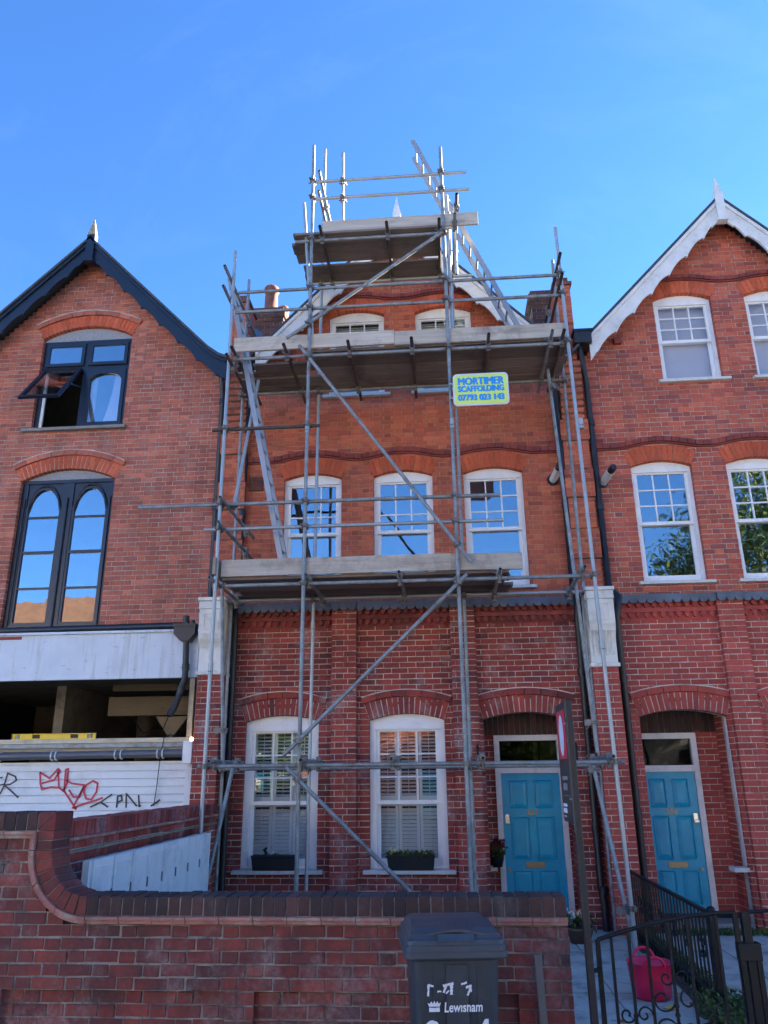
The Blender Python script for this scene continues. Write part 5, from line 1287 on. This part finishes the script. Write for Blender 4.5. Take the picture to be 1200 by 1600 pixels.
m = MB().box(RX - .032, RX + .032, 7.18, 7.245, -.13, .645); m.lathe([(.0, .03), (.03, .02), (.036, 0)], (RX, 7.21, .645), 10); m.build('post', BLACK, tr_, .003)
# ------------------------------------------------------------------ pink trug, stake, pots, planters
t = thing('trug_tub', 'bright pink flexible rubber tub on the paving behind the gate', 'tub', (1.66, 7.72, -.1))
m = MB(); m.lathe([(.0, .004), (.150, .004), (.160, .02), (.170, .12), (.184, .265), (.192, .27), (.189, .276), (.176, .268), (.163, .12), (.15, .03), (.0, .025)], (1.66, 7.72, -.1), 32); m.build('bowl', PINK, t)
for s_ in (-1, 1):
    y = 7.72 + s_ * .18
    MB().path([(1.66 + .085 * math.cos(a), y + s_ * .02 * math.sin(a), .165 + .075 * math.sin(a)) for a in [PI * k / 12 for k in range(13)]], .013, 8).build('handle', PINK, t)
t = thing('timber_stake', 'grey weathered timber stake leaning on the front wall right of the bin', 'stake', (.505, 5.43, -.1))
MB().bar((.525, 5.40, -.104), (.505, 5.445, .655), .045, .03, (0, 1, 0)).build('stake', woodmat('weathered_stake', (.16, .145, .13), (.24, .22, .20), 'z'), t, .003)
def leaf_cloud(name, mat, parent, pts, size, n, up=.4, flat_=False):
    m = MB()
    for _ in range(n):
        c = Vector(random.choice(pts)) if not callable(pts) else Vector(pts())
        d = Vector((random.gauss(0, 1), random.gauss(0, 1), random.gauss(up, .8))).normalized(); q = d.cross(Vector((random.gauss(0, 1), random.gauss(0, 1), random.gauss(0, 1)))).normalized()
        s = size * random.uniform(.6, 1.3); w_ = s * .33; b = q.cross(d)
        m.add([c, c + d * s * .5 + q * w_ + b * s * .06, c + d * s, c + d * s * .5 - q * w_ + b * s * .06], [(0, 1, 2, 3)])
    o = m.build(name, mat, parent); return o
def window_box(label, x0, x1, z0, bare):
    t = thing('window_box', label, 'planter', ((x0 + x1) / 2, 10.78, z0))
    m = MB(); yc = 10.785; xm = (x0 + x1) / 2; W = x1 - x0
    def rg(w_, d_, z): return [(xm - w_ / 2, yc - d_ / 2, z), (xm + w_ / 2, yc - d_ / 2, z), (xm + w_ / 2, yc + d_ / 2, z), (xm - w_ / 2, yc + d_ / 2, z)]
    rings = [rg(W * .92, .115, z0 + .002), rg(W * .98, .145, z0 + .16), rg(W * 1.0, .16, z0 + .162), rg(W * 1.0, .16, z0 + .18), rg(W * .96, .13, z0 + .18), rg(W * .95, .125, z0 + .14)]
    vs = [p for r in rings for p in r]; fs = [(k * 4 + i, k * 4 + (i + 1) % 4, k * 4 + 4 + (i + 1) % 4, k * 4 + 4 + i) for k in range(5) for i in range(4)] + [(0, 1, 2, 3)]
    m.add(vs, fs); m.build('trough', PLANTER, t, .004)
    MB().box(x0 + .02, x1 - .02, yc - .055, yc + .055, z0 + .135, z0 + .155).build('soil', EARTH, t)
    if bare:
        m = MB(); m.path([(xm - .12, yc - .02, z0 + .15), (xm - .11, yc - .02, z0 + .21), (xm - .135, yc - .02, z0 + .245), (xm - .10, yc - .02, z0 + .27)], [.02, .022, .024, .012], 8); m.build('dry_plant', BLACK, t)
        leaf_cloud('leaves', LEAFG, t, lambda: (xm + random.uniform(-.16, .1), yc + random.uniform(-.03, .03), z0 + .155), .05, 30)
        leaf_cloud('flower', PETW, t, lambda: (xm - .03 + random.uniform(-.02, .02), yc - .05 + random.uniform(-.01, .01), z0 + .215), .03, 14)
    else:
        leaf_cloud('leaves', LEAFG, t, lambda: (random.uniform(x0 + .02, x1 - .02), yc + random.uniform(-.07, .05), z0 + random.uniform(.15, .20)), .05, 420)
        for mt in (PETY, PETW):
            for _ in range(9):
                c = (random.uniform(x0 + .03, x1 - .03), yc + random.uniform(-.08, 0), z0 + random.uniform(.20, .245))
                leaf_cloud('flower', mt, t, [c], .028, 8)
window_box('dark green window box with one drooping plant on the left sill', -2.585, -1.985, .568, True)
window_box('dark green window box full of yellow and white flowers on the middle sill', -.83, -.21, .568, False)
t = thing('flower_pot', 'low clay pot of pale flowers on the path by the teal door', 'plant pot', (1.42, 10.0, -.1))
MB().lathe([(.0, .0), (.11, .0), (.15, .13), (.165, .135), (.165, .16), (.14, .16), (.13, .12), (0, .12)], (1.42, 10.0, -.1), 20).build('pot', plain('brown_clay', (.10, .06, .045), .8), t)
leaf_cloud('leaves', LEAFG, t, lambda: (1.42 + random.gauss(0, .07), 10.0 + random.gauss(0, .06), .06 + random.uniform(0, .12)), .06, 160)
leaf_cloud('flower', PETW, t, lambda: (1.40 + random.gauss(0, .06), 9.97 + random.gauss(0, .05), .16 + random.uniform(0, .06)), .045, 50)
leaf_cloud('flower', leafmat('petal_orange', (.6, .16, .03), (.7, .3, .06)), t, lambda: (1.45 + random.gauss(0, .05), 9.97 + random.gauss(0, .04), .15 + random.uniform(0, .07)), .045, 40)
t = thing('hanging_pot', 'dark red flowers in a small pot hung inside the porch', 'plant', (.62, 11.2, .60))
MB().lathe([(.0, 0), (.06, 0), (.085, .11), (.09, .12), (.075, .12), (0, .10)], (.60, 11.22, .56), 16).build('pot', PLANTER, t)
MB().tube((.60, 11.22, .62), (.60, 11.345, .66), .008, 6).build('bracket', BLACK, t)
leaf_cloud('leaves', LEAFG, t, lambda: (.60 + random.gauss(0, .04), 11.22 + random.gauss(0, .04), .70 + random.uniform(-.02, .10)), .07, 130)
leaf_cloud('flower', PETR, t, lambda: (.61 + random.gauss(0, .045), 11.2 + random.gauss(0, .04), .76 + random.uniform(0, .12)), .055, 70)
t = thing('door_bell_box', 'small white box fixed in the porch left of the teal door', 'box', (.53, 11.3, .50))
MB().box(.50, .60, 11.27, 11.33, .50, .57).build('case', WHITE, t, .005); MB().tube((.55, 11.268, .535), (.55, 11.262, .535), .012, 10).build('button', CHROME, t)
def weeds(label, xr, yr, n, hgt, mat=LEAFW):
    o = leaf_cloud('weeds', mat, None, lambda: (random.uniform(*xr), random.uniform(*yr), -.11 + hgt * random.random() ** 1.5), .04, n, .9)
    return tag(o, label, 'weeds', kind='stuff')
weeds('green weeds crowding the strip below the railing post', (1.90, 2.27), (5.9, 7.4), 4200, .15)
weeds('green weeds growing along the foot of the railing', (2.12, 2.28), (7.5, 10.2), 2200, .10)
weeds('low green weeds along the foot of the neighbouring doorstep', (2.6, 3.75), (10.42, 10.62), 900, .05, LEAFG)
LV = MB().add([(-.04, .0, 0), (0, -.03, .008), (.045, -.005, .002), (.02, .03, .012), (-.02, .028, .004)], [(0, 1, 2, 3, 4)]).tube((-.04, 0, 0), (-.075, -.01, .002), .002, 4).mesh('fallen_leaf', LEAFO)
for x, y, lb_ in ((1.25, 7.0, 'brown fallen leaf on the paving in front of the pink tub'), (1.05, 8.6, 'brown fallen leaf on the paving left of the pink tub'), (2.75, 7.6, 'brown fallen leaf on the neighbouring path right of the railing')):
    tag(inst('fallen_leaf', LV, (x, y, -.094), None, (0, 0, random.uniform(0, 6))), lb_, 'leaf', 'fallen leaves on the paths')
t = thing('dead_leaf', 'yellow fallen leaf lying on the paving beside the pink tub', 'leaf', (1.72, 7.35, -.095))
MB().add([(1.68, 7.36, -.094), (1.72, 7.32, -.086), (1.77, 7.35, -.09), (1.74, 7.40, -.08), (1.70, 7.41, -.088)], [(0, 1, 2, 3, 4)]).build('blade', PETY, t)
MB().tube((1.68, 7.36, -.094), (1.65, 7.35, -.09), .003, 5).build('stalk', BARK, t)
# ------------------------------------------------------------------ across the street (seen only in window reflections; house row set near and pale for bounce light)
def tree(name, label, x, y, hgt, rad, mat, n, seed, group='trees across the street'):
    random.seed(seed); t = thing(name, label, 'tree', (x, y, -.15), group)
    m = MB(); m.path([(x, y, -.2), (x + .1, y, hgt * .25), (x - .1, y + .1, hgt * .5), (x, y, hgt * .8)], [.28, .22, .16, .04], 10)
    cl = []
    for _ in range(26):
        a = random.uniform(0, 2 * PI); u = random.uniform(-1, 1); q = rad * random.uniform(.45, .95)
        c = Vector((x + q * math.sqrt(1 - u * u) * math.cos(a), y + q * math.sqrt(1 - u * u) * math.sin(a), hgt * .62 + u * hgt * .36)); cl.append(c)
        m.path([(x, y, hgt * random.uniform(.25, .55)), (x + (c.x - x) * .5, y + (c.y - y) * .5, c.z * .5 + hgt * .25), tuple(c)], [.08, .05, .015], 6)
    m.build('trunk', BARK, t)
    def pt():
        c = random.choice(cl); r_ = rad * .34; return (c.x + random.gauss(0, r_ * .6), c.y + random.gauss(0, r_ * .6), c.z + random.gauss(0, r_ * .55))
    leaf_cloud('crown', mat, t, pt, .19, n, .1)
tree('tree', 'tall green street tree mirrored in the right-hand windows', 15.2, -14.5, 16.5, 5.0, LEAFG, 42000, 21)
tree('tree', 'green tree mirrored beside the tallest one in the right windows', 24, -17, 14, 4.6, LEAFG, 20000, 22)
tree('tree', 'low green tree mirrored in the shuttered windows', -7.0, -15, 6.2, 2.6, LEAFG, 12000, 24)
tree('tree', 'bushy low green tree mirrored right of the shuttered windows', 3.5, -15.5, 6.0, 2.8, LEAFG, 12000, 25)

def far_house(x, y, w_, hgt, wallm, roofm, label):
    t = thing('house', label, 'house', (x, y, -.15), 'houses across the street')
    MB().box(x - w_ / 2, x + w_ / 2, y - 7, y, -.2, hgt).build('wall', wallm, t)
    MB().prism_x([(y + .3, hgt - .1), (y - 3.5, hgt + 2.8), (y - 7.3, hgt - .1), (y - 7.3, hgt), (y - 3.5, hgt + 2.95), (y + .3, hgt)], x - w_ / 2 - .1, x + w_ / 2 + .1).build('roof', roofm, t)
    MB().box(x - .5, x + .5, y - 4, y - 3.2, hgt + 2.0, hgt + 3.8).build('chimney', BR_STACK, t)
    for zz in (1.0, 3.8):
        for k in (-1, 1):
            xx = x + k * w_ * .24
            if zz < 2 and k > 0: MB().box(xx - .45, xx + .45, y + .002, y + .06, -.1, 2.1).build('door', TEAL, t); continue
            f = MB(); f.box(xx - .65, xx + .65, y + .001, y + .05, zz, zz + 1.6); wn = f.build('window', WHITE, t)
            for q in (-1, 1): MB().box(xx + q * .31 - .27, xx + q * .31 + .27, y + .05, y + .055, zz + .08, zz + 1.52).build('pane', GLASSD, wn)
CREAM = plain('cream_render', (.78, .74, .66), .85, var=.1, bump=.2)  # render paled to bounce warm sunlight onto the shaded fronts
ROOFT = plain('red_roof_tile', (.13, .065, .038), .8, var=.45, scale=2.5, bump=.5, dirt=(.10, .08, .05), dirt_amt=.7)
FH = ['far left', 'second', 'third', 'fourth', 'fifth', 'sixth', 'far right']
for i in range(7):
    far_house(-28 + i * 8.4, -18.5, 8.2 if i % 3 else 7.6, (9.0 if i < 2 else 7.6) + .5 * (i % 2), (CREAM, CREAM, CREAM, BR_LEFT)[i % 4], ROOFT, 'house across the street mirrored in the windows, %s of its row' % FH[i])
MB().box(-200, 200, -18.0, -11.1, -.5, -.104).build('pavement', SLABM)['kind'] = 'structure'
